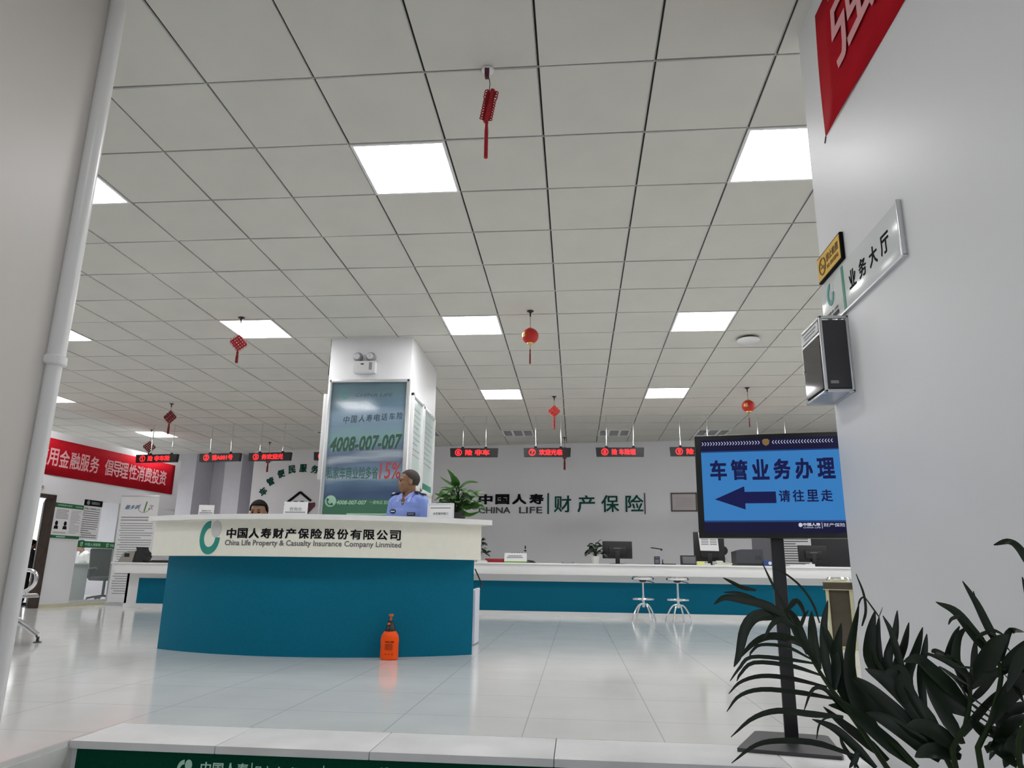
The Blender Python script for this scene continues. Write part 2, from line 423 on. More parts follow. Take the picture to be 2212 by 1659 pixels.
mb = MB(); mb.b2((-14, -1.6, CEIL+.014), (8, 18.2, CEIL+.06)); struct(mb.add('ceiling_backing', M_gap))
mb = MB()
for i in range(-22, 13): mb.b2((TX(i)-.0055, -1.4, CEIL+.002), (TX(i)-.0035, 18, CEIL+.013))
for j in range(-6, 23): mb.b2((-13.4, TY(j)+.0005, CEIL+.002), (7.5, TY(j)+.0035, CEIL+.013))
struct(mb.add('ceiling_grid', M_grid, smooth=False))
# entrance walls
mb = MB(); mb.b2((X1, -1.2, -.75), (X1+.26, YE, CEIL+.03), .012); struct(mb.add('wall_right', M_wallin))
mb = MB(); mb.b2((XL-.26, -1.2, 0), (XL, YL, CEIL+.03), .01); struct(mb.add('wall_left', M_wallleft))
# hall shell, set a little askew to the ceiling grid
BA = -math.atan(.121); BQ = Vector((0, 14.1, 0))
def bw(t, z, y=0.):
    return BQ+rotz(BA) @ Vector((t, y, z))
def bwbox(mb, t0, t1, y0, y1, z0, z1):
    mb.box(BQ+rotz(BA) @ Vector(((t0+t1)/2, (y0+y1)/2, (z0+z1)/2)), (t1-t0, y1-y0, z1-z0), 0, rotz(BA)); return mb
struct(bwbox(MB(), -7.2, 3.29, 0, 1.9, 0, CEIL+.03).add('wall_back', M_wall))
mb = MB(); bwbox(mb, -13, -7.2, .85, 1.9, 0, CEIL+.03); bwbox(mb, -8.15, -7.72, .35, .9, 0, CEIL+.03); bwbox(mb, -9.6, -8.80, .2, .9, 0, CEIL+.03)
struct(mb.add('wall_recess', M_recess))
struct(bwbox(MB(), 3.29, 8, 1.3, 1.7, 0, CEIL+.03).add('wall_corner', M_recess))
mb = MB(); mb.b2((6.6, -1.2, 0), (6.8, 15.5, CEIL+.03)); struct(mb.add('wall_east', M_wall))
LA = math.atan2(1, .115); LQ = Vector((-8.48, 12.5, 0))
def lwbox(mb, t0, t1, z0, z1, y0=0., y1=.1):
    mb.box(LQ+rotz(LA) @ Vector(((t0+t1)/2, (y0+y1)/2, (z0+z1)/2)), (t1-t0, y1-y0, z1-z0), 0, rotz(LA)); return mb
mb = MB(); lwbox(mb, -14, -2.35, 0, 2.85); lwbox(mb, -2.35, 1.55, 1.81, 2.85); lwbox(mb, -1.468, -.853, 0, 1.82); lwbox(mb, 1.02, 1.55, 0, 1.82)
struct(mb.add('wall_office', M_wall))
mb = MB(); lwbox(mb, -1.468, 1.55, 0, .055, -.015, .0); struct(mb.add('baseboard_office', M_base))
# glazed office front
w = MB(); lwbox(w, -.853, -.83, .055, 2.0, .02, .06); lwbox(w, .04, .065, .055, 2.0, .02, .06); lwbox(w, .99, 1.02, .055, 2.0, .01, .08); lwbox(w, -.853, 1.02, .055, .095, .02, .06)
wo = struct(w.add('window_1', M_alu)); pg = MB(); lwbox(pg, -.83, .04, .095, 1.81, .036, .044); lwbox(pg, .065, .99, .095, 1.81, .036, .044); pg.add('glass', M_glass, wo)
# open door of the office
w = MB(); lwbox(w, -2.35, -1.468, 1.75, 1.81, -.02, .12); lwbox(w, -1.53, -1.468, 0, 1.81, -.02, .12); lwbox(w, -2.35, -2.28, 0, 1.81, -.02, .12)
dr = struct(w.add('door_1', M_wood))
hp = LQ+rotz(LA) @ Vector((-1.535, .1, 0)); lf = MB(); lf.box((hp.x-.40*.90, hp.y+.40*1.07, .89), (1.0, .04, 1.72), .004, rotz(2.27)); lf.add('door_leaf', M_wood, dr)
# office interior shell with its bright window
mb = MB(); mb.b2((-12.9, 8, 0), (-12.7, 17, CEIL)); mb.b2((-12.8, 7.9, 0), (-8.9, 8.1, CEIL)); struct(mb.add('wall_office_far', M_wall))
w = MB()
for y in (15.2, 16.25): w.b2((-12.7, y-.05, .25), (-12.62, y+.05, 2.4))
for z in (.25, 2.4): w.b2((-12.7, 15.15, z-.05), (-12.62, 16.3, z+.05))
w2 = struct(w.add('window_2', M_woodl)); pg = MB(); pg.b2((-12.69, 15.2, .3), (-12.66, 16.25, 2.35)); pg.add('pane', M_day, w2)

# ================================================================== CEILING FITTINGS
def panel_light():
    t = thing('ceiling_light', '', 'ceiling light', (0, 0, CEIL), 0, 'square panel lights in the ceiling')
    f = MB()
    for sx in (-1, 1):
        f.b2((sx*.296, -.296, -.002), (sx*.278, .296, .012)); f.b2((-.28, sx*.296, -.002), (.28, sx*.278, .012))
    f.add('frame', M_white, t); d = MB(); d.b2((-.2785, -.2785, -.001), (.2785, .2785, .008), .004); d.add('diffuser', M_panel, t)
    return t
LLAB = {(-2, 1): 'large bright square panel light in the ceiling, left of the nearest red knot', (2, 1): 'bright square panel light cut off by the white right-hand entrance wall below the red banner',
        (-6, 1): 'bright panel light half hidden by the left entrance wall, highest of the three along it', (-10, 6): 'bright panel light half hidden by the left entrance wall, middle one of three along it',
        (-14, 11): 'small bright panel light at the left entrance wall, lowest of the three along it', (-6, 6): 'bright square panel light with a red knot in front, left of the pillar',
        (-2, 6): 'bright square panel light right above the white pillar, left of the nearer round red lantern', (2, 6): 'bright square panel light left of the round ceiling speaker',
        (-2, 11): 'small bright panel light between the white pillar and the bright red diamond knot', (2, 11): 'small bright panel light between the bright red diamond knot and the smaller round lantern',
        (-14, 16): 'smallest bright panel light, far left above counter sign numbered one'}
proto = None
for (i, j) in sorted(LIT):
    loc = (TX(i+.5), TY(j+.5), CEIL)
    if proto is None: proto = panel_light(); proto.location = loc; proto['label'] = LLAB[(i, j)]
    else: dup(proto, loc, label=LLAB[(i, j)])
def vent():
    t = thing('ceiling_vent', '', 'air vent', (0, 0, CEIL), 0, 'air vents in the far ceiling')
    f = MB()
    for sx in (-1, 1):
        f.b2((sx*.296, -.296, -.004), (sx*.262, .296, .012)); f.b2((-.27, sx*.296, -.004), (.27, sx*.262, .012))
    for x in (-.1, .1): f.b2((x-.02, -.27, -.003), (x+.02, .27, .012))
    f.add('frame', M_white, t); b = MB(); b.b2((-.28, -.28, .0125), (.28, .28, .0135)); b.add('backing', M_grey, t)
    s = MB()
    for k in range(9): s.box((0, -.24+.06*k, .004), (.53, .03, .003), 0, Matrix.Rotation(.6, 4, 'X'))
    s.add('slats', M_white, t)
    return t
proto = None
for i, lb in ((-8, 'slatted air vent in the far ceiling above the signs numbered two and three'), (-5, 'slatted air vent in the far ceiling just right of the white pillar'), (-2, 'slatted air vent in the ceiling between the signs numbered six and seven'),
              (1, 'slatted air vent in the ceiling above the sign numbered eight'), (4, 'slatted air vent in the ceiling above the big blue display')):
    loc = (TX(i+.5), TY(16.5), CEIL)
    if proto is None: proto = vent(); proto.location = loc; proto['label'] = lb
    else: dup(proto, loc, label=lb)
t = thing('ceiling_speaker', 'round white ceiling speaker standing slightly off the tiles, right of a panel light', 'ceiling speaker', (1.91, 7.56, CEIL))
MB().lathe([(.085, 0), (.085, -.03)], n=28).add('neck', M_darkgrey, t); MB().lathe([(.10, -.022), (.125, -.026), (.125, -.04), (.112, -.05), (.0, -.052)], n=32).add('grille', M_whitepl, t)

def hook(t, z=.055):
    m = MB(); m.lathe([(.034, 0), (.034, -.004), (.012, -.014), (.006, -.04), (.009, -z), (0, -z-.004)], n=14); return m.add('hook', M_black, t)
def string(t, z0, z1):
    return MB().cyl((0, 0, z0), (0, 0, z1), .0022, n=6).add('string', M_reddark, t)
def tassel(t, z0, L, r, m, c=(0, 0)):
    q = MB(); q.lathe([(r*.5, z0), (r*.95, z0-.012), (r*.7, z0-.03), (r, z0-.06), (r*1.05, z0-L)], (c[0], c[1], 0), n=12); return q.add('tassel', m, t)
def ball_lantern(name, label, loc, zc, r, zt0, zt1, ang):
    t = thing(name, label, 'lantern', loc, 0, 'round red lanterns'); hook(t); string(t, -.05, zc+r); string(t, zc-r, zt0).name = 'tassel_string'
    b = MB(); b.lathe([(r*math.sin(a), -r*.96*math.cos(a)) for a in [PI*k/16 for k in range(1, 16)]], (0, 0, zc), n=28); b.add('body', M_redlan, t)
    c = MB(); c.lathe([(r*.36, -r*1.02), (r*.40, -r*.99), (r*.40, -r*.88), (r*.3, -r*.86)], (0, 0, zc), n=20); c.add('bottom_cap', M_gold, t); c = MB(); c.lathe([(r*.3, r*.86), (r*.36, r*.9), (r*.3, r*1.0)], (0, 0, zc), n=20); c.add('top_cap', M_gold, t)
    def f(X, Y, Z):
        a = ang+X/r; el = Z/r; R = r*1.012-Y
        return (R*math.cos(el)*math.cos(a), R*math.cos(el)*math.sin(a), zc+R*.98*math.sin(el))
    g = MB(); g.text('福', 0, .0, r*.62, r*.62, 0, .001, .02, f); g.add('gold_character', M_gold, t)
    tassel(t, zt0, zt0-zt1, .008, M_reddark)
    return t
def knot(name, label, loc, zc, s, zt1, ang, m, m2, hk=.055):
    t = thing(name, label, 'red knot', loc, 0, 'hanging red knots'); hook(t, hk); string(t, -.05, zc+s)
    k = MB(); R = rotz(ang)
    for a in range(-2, 3):                       # woven cords of the diamond
        for d in (-1, 1):
            p = [Vector((a*s*.2-d*s*.5*q, .006*d, zc+a*s*.2*d*0+s*.5*q+abs(a)*0)) for q in (-1, 1)]
            k.tube([R @ Vector((a*s*.22+q*s*.5*d, .004*d*((a+3) % 2*2-1), zc+q*s*.5-a*s*.22*d)) for q in (-1.0, -.5, 0, .5, 1.0)], s*.105, 7)
    k.add('woven_diamond', m, t)
    l = MB()
    for q in range(4):                           # small loops along the edges
        for u in (.2, .5, .8):
            a0 = q*PI/2; p = Vector((math.cos(a0), 0, math.sin(a0)))*(1-u)+Vector((math.cos(a0+PI/2), 0, math.sin(a0+PI/2)))*u
            c = Vector((p.x*s*1.02, 0, zc+p.z*s*1.02)); l.tube([R @ (c+Vector((math.cos(b)*s*.13, 0, math.sin(b)*s*.13))) for b in [2*PI*w/8 for w in range(8)]], s*.03, 5, True)
    l.add('loops', m, t)
    tassel(t, zc-s*1.0, zc-s-zt1, s*.13+.003, m2)
    return t
ball_lantern('round_lantern', 'larger round red lantern with a gold character, hanging above the hall centre', (-.44, 6.62, CEIL), -.263, .083, -.40, -.55, -2.45)
ball_lantern('round_lantern', 'smaller round red lantern hanging above the top edge of the blue display', (2.4, 9.75, CEIL), -.262, .088, -.43, -.56, -2.2)
# nearest knot, folded narrow, clipped to the grid
t = thing('folded_knot', 'nearest red knot, folded narrow, clipped to the ceiling grid at top centre', 'red knot', (-.44, 3.12, CEIL), 0, 'hanging red knots')
MB().lathe([(.028, .006), (.034, -.002), (.030, -.010), (.0, -.012)], n=20).add('clip_disc', M_whitepl, t)
m = MB(); m.b2((-.014, -.03, -.05), (.010, -.012, -.004), .003); m.b2((-.012, -.034, -.066), (.010, -.010, -.05), .004); m.add('clip', mat('maroon_clip', (.08, .012, .03), .4), t)
MB().tube([(.006, -.02, -.06), (.012, -.02, -.075), (.014, -.015, -.09), (.012, -.01, -.13)], .0022, 6).add('string', M_darkgrey, t)
m = MB(); m.ribbon([(.026, 0, -.125), (.014, -.01, -.18), (.006, 0, -.24), (-.004, 0, -.30)], .05, (0, -1, 0), .5, 12, lambda u: 1-.2*u)
for q in range(11):
    for s in (-1, 1):
        z = -.135-q*.0155; c = Vector((.022-q*.0026+s*.022, s*.008, z)); r = .0085 if q > 2 else .012
        m.tube([c+Vector((math.cos(b)*r, .004*math.sin(b), math.sin(b)*r*1.1)) for b in [2*PI*w/8 for w in range(8)]], .003, 6, True)
m.tube([(.028, 0, -.12), (.018, .004, -.19), (.008, .004, -.25), (-.006, 0, -.31)], [.012, .016, .016, .012], 8)
m.add('folded_knot_body', M_redknot, t); tassel(t, -.30, .215, .010, M_redknot, (.0, 0))
knot('diamond_knot', 'bright red diamond knot with tassel, above the sign numbered seven', (-.31, 10.17, CEIL), -.225, .088, -.49, 0, mat('bright_red_cord', (.75, .03, .025), .7, noise=.2, nscale=60), M_redknot)
knot('diamond_knot', 'red diamond knot hanging against the panel light, up left of the pillar', (-3.48, 6.66, CEIL), -.275, .088, -.49, .75, M_redknot, M_reddark)
knot('diamond_knot', 'dark maroon diamond knot hanging left, above the small panel light and sign one', (-6.46, 10.44, CEIL), -.22, .105, -.50, 0, M_reddark, M_reddark)
knot('diamond_knot', 'dark knot partly hidden behind the sign numbered seven', (-.21, 13.45, CEIL), -.31, .12, -.63, .3, M_reddark, M_reddark)
knot('diamond_knot', 'dark knot mostly hidden behind the sign numbered three', (-6.34, 13.9, CEIL), -.34, .11, -.62, .3, M_reddark, M_reddark)
knot('diamond_knot', 'dark red knot at the far left beside the sign numbered one', (-8.1, 12.55, CEIL), -.33, .11, -.6, .5, M_reddark, M_reddark)

# hanging LED number signs
def led_sign(num, text, xl, xr, y, rz, poles, hidden=False):
    lab = {'①': 'one', '②': 'two', '③': 'three', '④': 'four', '⑥': 'six', '⑦': 'seven', '⑧': 'eight', '⑨': 'nine', '⑩': 'ten'}[num]
    extra = {'one': ', leftmost of the row', 'four': ', half hidden behind the white pillar', 'nine': ', partly behind the blue display', 'ten': ', its poles showing above the blue display'}.get(lab, '')
    t = thing('counter_number_sign', f'black hanging sign with red glowing digits, numbered {lab}{extra}', 'LED sign', ((xl+xr)/2, y, 2.535), rz, 'red counter number signs over the counter')
    w = xr-xl; b = MB(); b.plate([(-w/2, .145), (-w/2+.01, 0), (w/2-.01, 0), (w/2, .145)], -.035, .035); b.add('housing', M_black, t)
    for q in poles:
        MB().cyl((q-(xl+xr)/2, 0, .145), (q-(xl+xr)/2, 0, CEIL-2.535), .0115, n=12).add('pole', M_chrome, t)
        MB().lathe([(.03, .145), (.028, .158), (.012, .175)], (q-(xl+xr)/2, 0, 0), n=16).add('pole_cap', M_black, t)
    if not hidden:
        l = MB(); l.text(num, -w/2+.145, .072, .115, .115, -.035, .002, .018); l.add('led_number', M_led, t); l = MB(); l.text(text, .06, .072, w-.40, .098, -.035, .002, .022); l.add('led_lettering', M_led, t)
    return t
led_sign('①', '险 非车险', -8.10, -7.24, 12.17, BA, (-7.82, -7.38))
led_sign('②', '请A001号', -6.81, -5.99, 12.06, BA, (-6.62, -6.20))
led_sign('③', '务欢迎光', -5.84, -5.02, 11.98, BA, (-5.64, -5.19))
led_sign('④', '险 车险', -4.60, -3.80, 11.88, BA, (-4.40, -3.98))
led_sign('⑥', '险 非车', -2.10, -1.29, 11.55, 0, (-1.89, -1.50))
led_sign('⑦', '欢迎光临', -.86, -.075, 11.53, 0, (-.66, -.24))
led_sign('⑧', '险 车险理', .335, 1.12, 11.5, 0, (.51, .95))
led_sign('⑨', '险 车险', 1.53, 2.33, 11.46, 0, (1.70, 2.14))
led_sign('⑩', '险 车险', 2.75, 3.55, 11.43, 0, (2.93, 3.36))

# ================================================================== WALL SIGNS OF THE ENTRANCE
RW = -PI/2
def rw(y, z): return (X1, y, z)
t = thing('red_banner', 'red cloth banner with large pale characters high on the right entrance wall', 'banner', rw(2.77, 2.52), RW)
b = MB(); n = 24
for k in range(n):
    pass
P = []
for k in range(n+1):
    x = 3.4*k/n
    P.append([b.bm.verts.new((x+(.012*math.sin(v*2.4+k)*0 if k else -.0+.02*(v/5)), -.006-.004*math.sin(k*1.1+v*.7), .6*v/5)) for v in range(6)])
for A, B_ in zip(P, P[1:]):
    for v in range(5): b.bm.faces.new((A[v], B_[v], B_[v+1], A[v+1]))
bo = b.add('cloth', M_red, t); sm = bo.modifiers.new('thickness', 'SOLIDIFY'); sm.thickness = .002
m = MB(); m.text('强', .385, .36, .40, .40, -.012, .001, .01); m.add('lettering', M_pink, t)
MB().tube([(.0, -.005, .0), (-.012, -.004, -.012), (-.02, -.004, -.02)], .003, 6).add('corner_tie', M_darkgrey, t)

t = thing('hall_name_sign', 'pale plate with business hall lettering and green stripe on the right entrance wall', 'sign', rw(2.985, 1.71), RW)
b = MB(); b.b2((0, -.012, 0), (.752, 0, .195), .003); b.add('plate', mat('pale_sign_plate', (.78, .82, .82), .15, spec=.6), t)
b = MB(); b.b2((.752, -.018, -.004), (.764, 0, .199), .002); b.b2((0, -.016, -.006), (.764, 0, .0)); b.add('edge_rail', M_alu, t)
b = MB(); b.b2((.240, -.0135, .008), (.262, -.012, .188)); b.add('green_stripe', mat('stripe_green', (.01, .28, .17), .4), t)
b = MB()
for k, ch in enumerate('业务大厅'): b.text(ch, .345+k*.098, .098, .066, .072, -.012, .0015, .012)
b.add('lettering', M_ink, t)
b = MB(); logo_c(b, .11, .125, .075, -.012); b.add('emblem', M_logo, t); b = MB(); logo_ball(b, .11, .125, .075, -.012, .002); b.add('emblem_ball', M_ball, t)
b = MB(); b.text('CHINA LIFE', .115, .048, .13, .011, -.012, .001); b.text('中国人寿财险', .115, .026, .14, .02, -.012, .001, .01); b.add('small_lettering', M_inkgrey, t)

t = thing('no_smoking_sticker', 'yellow no smoking sticker with dark border, above left end of the hall sign', 'sticker', rw(2.985, 1.925), RW)
b = MB(); b.b2((0, -.015, 0), (.272, -.0002, .118), .002); b.add('border', M_ink, t); b = MB(); b.b2((.007, -.0165, .007), (.265, -.015, .111)); b.add('face', M_yellow, t)
b = MB(); c = [(.065+.036*math.cos(a), -.017, .059+.036*math.sin(a)) for a in [2*PI*k/24 for k in range(24)]]; b.tube(c, .0035, 6, True); b.box((.065, -.017, .059), (.066, .003, .006), 0, Matrix.Rotation(PI/4, 4, 'Y')); b.box((.065, -.0172, .055), (.04, .002, .007))
b.text('禁止吸烟', .18, .073, .135, .036, -.0165, .001, .015); b.text('NO SMOKING', .18, .034, .13, .018, -.0165, .001, .01); b.add('print', mat('sticker_print', (.22, .11, .012), .5), t)

# suggestion box near the wall end
t = thing('suggestion_box', 'aluminium framed suggestion box with dark panels fixed to the right entrance wall', 'box', (X1, 2.75, 1.385), RW)
bw_, bd, bh = .115, .115, .305   # along -y, off the wall, height
bb = MB(); bb.b2((-.22, -bd+.004, .012), (-.005, -.003, bh-.012)); bb.add('body', M_boxside, t)
f = MB()
for x in (-.225, 0):
    for y in (-bd, 0): f.b2((x-.006 if x else -.012, y-.0 if y else -.012, 0), (x+.006 if x else 0, y+.012 if y else 0, bh), .003)
for z in (0, bh):
    for y in (-bd, -.012): f.b2((-.231, y, z-.006), (0, y+.012, z+.006), .003)
    for x in (-.231, -.012): f.b2((x, -bd, z-.006), (x+.012, 0, z+.006), .003)
f.add('frame', M_alu, t)
f = MB(); f.b2((-.225, -bd-.001, .235), (-.008, -bd+.006, .243)); f.add('slot_rail', M_alu, t)
f = MB(); f.b2((-.215, -bd-.002, .25), (-.015, -bd+.004, .292)); f.add('title_plate', M_paper, t)
f = MB(); f.b2((-.19, -bd-.003, .275), (-.04, -bd-.002, .281)); f.b2((-.18, -bd-.003, .262), (-.05, -bd-.002, .267)); f.add('title_print', M_inklt, t)
f = MB(); f.b2((-.217, -bd-.002, .014), (-.013, -bd+.004, .232)); f.add('window', M_smoke, t)
f = MB(); f.lathe([(.008, 0), (.008, .008), (0, .009)], (-.21, -bd, .13), 12, Matrix.Rotation(PI/2, 4, 'X')); f.add('lock', M_chrome, t)
f = MB(); f.b2((-.005, -.09, .03), (-.003, -.06, .042)); f.add('side_label', M_inklt, t)
f = MB(); f.b2((-.225, -bd+.006, .0), (-.006, -.006, .008)); f.add('bottom_panel', M_alu, t)

# white conduit down the left wall end
t = thing('corner_pipe', 'white plastic pipe with a clamp running up the left entrance wall end', 'pipe', (XL+.012, YL-.028, 0))
MB().cyl((0, 0, 0), (0, 0, 1.47), .031, n=20).add('lower_pipe', M_whitepl, t); MB().cyl((0, 0, 1.47), (0, 0, CEIL-.005), .036, n=20).add('upper_pipe', M_whitepl, t)
b = MB(); b.lathe([(.036, 1.45), (.044, 1.455), (.044, 1.485), (.037, 1.49)], n=20); b.b2((-.045, -.045, 1.457), (.0, .028, 1.483), .003); b.add('clamp', M_white, t)

# green riser sheet on the top step
t = thing('riser_sheet', 'dark green sheet with pale company lettering on the front of the top step', 'step sheet', (0, STEP_Y+.014, -.15))
b = MB(); b.b2((STEP_L+.03, 0, .0), (X1-.002, .005, .117)); b.add('sheet', M_mat, t)
x0 = at(400, 1650, STEP_Y).x; step = at(830, 1655, STEP_Y).x-x0
for k in range(4):
    x = x0+step*k
    if x > .9: break
    zc = .055; b = MB(); g = MB()
    logo_c(g, x-.01, zc, .058, 0); logo_ball(g, x-.01, zc, .058, 0, .002); g.add('emblem', M_matink, t)
    if x+.6 > X1: break
    b.text('中国人寿', x+.155, zc+.012, .195, .042, 0, .001, .02); b.text('CHINA LIFE', x+.155, zc-.024, .195, .016, 0, .001)
    b.b2((x+.264, -.001, zc-.032), (x+.268, 0, zc+.036)); b.text('财产保险', x+.41, zc+.002, .265, .05, 0, .001); b.b2((x+.552, -.001, zc-.032), (x+.556, 0, zc+.036)); b.add('lettering', M_matink, t)

# ================================================================== DISPLAY STAND
TA = math.atan2(-.166, .986)
t = thing('display_stand', 'black freestanding display with blue direction screen and left arrow on a pole', 'display', (.884, 3.254, 0), TA)
def tvx(s): return s+.026     # survey coordinate along the screen -> local x
b = MB(); b.plate([(0, 0)]*0 or [(-.2, 0), (.2, 0), (.2, .001), (-.2, .001)], 0, .001) if False else None
b = MB(); b.prism([(-.225, -.185), (.155, -.20), (.165, -.185), (.165, .16), (.15, .175), (-.115, .175), (-.135, .165)], 0, .014); b.add('base_plate', mat('base_grey_metal', (.05, .05, .055), .35, noise=.1), t)
b = MB(); b.b2((-.027, -.015, .014), (.027, .015, 1.1), .003); b.add('pole', M_blackm, t)
b = MB(); zc0, zc1 = .838, 1.302
b.b2((tvx(-.358), -.055, zc0), (tvx(.285), -.015, zc1), .006); b.add('housing', M_black, t)
s = MB(); s.b2((tvx(-.331), -.057, zc0+.022), (tvx(.262), -.054, zc1-.022)); scr = s.add('screen', mat('screen_navy', C(22, 20, 62), .35, emit=.65, basek=.06, spec=.25), t)
s = MB(); s.b2((tvx(-.331), -.0585, .915), (tvx(.262), -.057, 1.222)); s.add('blue_field', mat('screen_blue', C(54, 122, 186), .35, emit=.92, basek=.06, spec=.25), scr)
s = MB(); s.b2((tvx(-.331), -.059, .908), (tvx(.262), -.057, .914)); s.b2((tvx(-.331), -.059, 1.224), (tvx(.262), -.057, 1.227)); s.add('rule', mat('screen_rule', C(40, 80, 150), .35, emit=.6, basek=.06, spec=.25), scr)
for side in (-1, 1):
    s = MB()
    for k in range(21):
        x = tvx(-.047)+side*(.031+k*.0122)
        d = .004*side
        s.plate([(x+d*.6, 1.256), (x-d, 1.2635), (x-d, 1.2695)] if False else [(x+d, 1.254), (x+d-.003*side, 1.254), (x-d-.001*side, 1.262), (x+d-.003*side, 1.270), (x+d, 1.270), (x-d+.002*side, 1.262)], -.0585, -.057)
    s.add('chevrons', mat('screen_white', C(200, 205, 225), .35, emit=.9, basek=.06, spec=.25), scr)
s = MB(); s.plate([(tvx(-.047)+x, 1.262+z) for x, z in ((-.016, .008), (-.008, .016), (.008, .016), (.016, .008), (.013, -.008), (0, -.016), (-.013, -.008))], -.0585, -.057); s.add('emblem', mat('screen_emblem', C(140, 115, 70), .35, emit=.7, basek=.06, spec=.25), scr)
s = MB(); navy = mat('screen_letters', C(20, 24, 88), .35, emit=.6, basek=.06, spec=.25)
for k, ch in enumerate('车管业务办理'): s.text(ch, tvx(-.259+k*.0905), 1.140, .072, .092, -.0585, .001, .03)
for k, ch in enumerate('请往里走'): s.text(ch, tvx(.014+k*.0575), 1.021, .047, .052, -.0585, .001, .02)
s.add('lettering', navy, scr)
s = MB(); s.plate([(tvx(x), z) for x, z in ((-.281, 1.009), (-.152, 1.066), (-.152, 1.041), (-.021, 1.041), (-.021, .990), (-.152, .990), (-.152, .963))], -.0595, -.0585); s.add('arrow', navy, scr)
s = MB(); s.text('中国人寿', tvx(.115), .897, .07, .014, -.057, .001, .03); s.text('CHINA LIFE', tvx(.115), .884, .07, .006, -.057, .001); s.b2((tvx(.156), -.058, .880), (tvx(.158), -.057, .906)); s.text('财产保险', tvx(.206), .895, .085, .016, -.057, .001); s.plate(ellipse(tvx(.07), .895, .008, .009), -.058, -.057); s.add('small_lettering', MATS['screen_white'], scr)

# ================================================================== PILLAR
PX0, PX1, PY0, PY1 = -2.752, -1.812, 7.37, 8.77
mb = MB(); mb.b2((PX0, PY0, 0), (PX1, PY1, CEIL+.02), .008); struct(mb.add('wall_pillar', mat('pillar_paint', (.90, .90, .92), .5, noise=.015, nscale=2)))
t = thing('emergency_light', 'white twin-head emergency light on the upper front of the pillar', 'emergency light', (-2.33, PY0, 2.80))
b = MB(); b.b2((-.125, -.075, 0), (.125, 0, .135), .008); b.add('box', M_whitepl, t)
b = MB(); b.b2((.055, -.077, .03), (.09, -.075, .115)); b.add('grille', M_inklt, t); b = MB(); b.b2((-.04, -.077, .09), (-.005, -.075, .104), .002); b.add('display_window', M_black, t)
for sx in (-1, 1):
    h_ = MB(); h_.lathe([(.035, .03), (.052, .0), (.055, -.03), (.046, -.034)], (sx*.075-.015, -.05, .185), 22, Matrix.Rotation(-PI/2+.15, 4, 'X') @ Matrix.Rotation(PI, 4, 'X')); hd = h_.add('lamp_head', M_grey if False else mat('lamp_housing', (.30, .30, .32), .4), t)
    l = MB(); l.ell((sx*.075-.015, -.078, .188), (.036, .012, .036)); l.add('lens', mat('lamp_lens', (.72, .72, .74), .15), hd)
    MB().cyl((sx*.075-.015, -.045, .13), (sx*.075-.015, -.045, .15), .012, n=10).add('bracket', M_whitepl, t)
# framed phone-insurance poster on the pillar front
t = thing('framed_poster', 'tall framed blue poster with big phone number on the pillar front', 'poster', (-2.27, PY0, 1.0))
pw, pz0, pz1 = .44, 0., 1.73
f = MB()
for s in (-1, 1): f.b2((s*pw-.0175, -.04, pz0), (s*pw+.0175, 0, pz1), .006)
f.b2((-pw-.017, -.04, pz1-.035), (pw+.017, 0, pz1), .006); f.b2((-pw-.017, -.04, pz0), (pw+.017, 0, pz0+.035), .006); f.add('frame', M_alu, t)
p_ = MB(); p_.b2((-pw+.015, -.02, .03), (pw-.015, -.004, pz1-.03)); pr_ = p_.add('print', M_poster, t)
p_ = MB(); p_.b2((-pw+.015, -.0212, .03), (pw-.015, -.02, .405)); p_.add('green_foot', mat('poster_green', (.004, .17, .06), .1, spec=.8), pr_)
p_ = MB()
for k, ch in enumerate('中国人寿电话车险'): p_.text(ch, -.235+k*.085, 1.275+k*.006, .070, .082, -.02, .0008, .015, None, .12)
p_.text('CHINA LIFE', .06, 1.555, .42, .04, -.02, .0008, .01, None, .2)
p_.add('lettering', mat('poster_slate', (.025, .07, .12), .4, spec=.2), pr_)
p_ = MB(); p_.text('4008-007-007', .0, 1.015, .80, .165, -.0212, .0008, .028, None, .22, .05); p_.add('phone_number', mat('poster_dark_green', (.004, .075, .05), .3, spec=.2), pr_)
p_ = MB(); p_.text('4008-007-007', -.012, 1.024, .81, .17, -.02, .0006, .035, None, .22, .05); p_.add('phone_number_highlight', mat('poster_mint', (.20, .42, .36), .25), pr_)
p_ = MB(); p_.text('私家车商业险多省', -.13, .69, .57, .135, -.02, .0008, .01); p_.add('slogan', mat('poster_teal', (.002, .12, .075), .35, spec=.2), pr_)
p_ = MB(); p_.text('15%', .285, .715, .235, .18, -.02, .0008, .01, None, .1); p_.add('percentage', mat('poster_red', (.55, .012, .02), .25), pr_)
p_ = MB(); logo_c(p_, -.27, 1.575, .105, -.02, .001); p_.add('emblem', mat('poster_emblem', (.03, .20, .19), .25), pr_)
p_ = MB(); c = ellipse(-.345, .385, .062, .062, n=28); p_.plate(c, -.0225, -.0212); p_.text('4008-007-007', -.115, .372, .33, .045, -.0212, .0008, .02, None, .2); p_.text('一通电话 直接优惠', .23, .375, .30, .04, -.0212, .0008); lines(p_, -.2, .4, .25, .25, 1, .016, -.0212); lines(p_, -.3, .4, .18, .18, 1, .016, -.0212, 4); p_.add('foot_print', mat('poster_foot_print', (.45, .72, .55), .3), pr_)
p_ = MB(); a = [(-.345+.036*math.cos(q), -.024, .385+.036*math.sin(q)) for q in [PI*.75+PI*k/10 for k in range(11)]]; p_.tube(a, [.014, .014]+[.006]*7+[.014, .014], 8); p_.add('handset', MATS['poster_green'], pr_)
p_ = MB(); p_.b2((-pw+.016, -.028, .032), (pw-.016, -.0255, pz1-.032)); p_.add('glass', M_glassp, t)
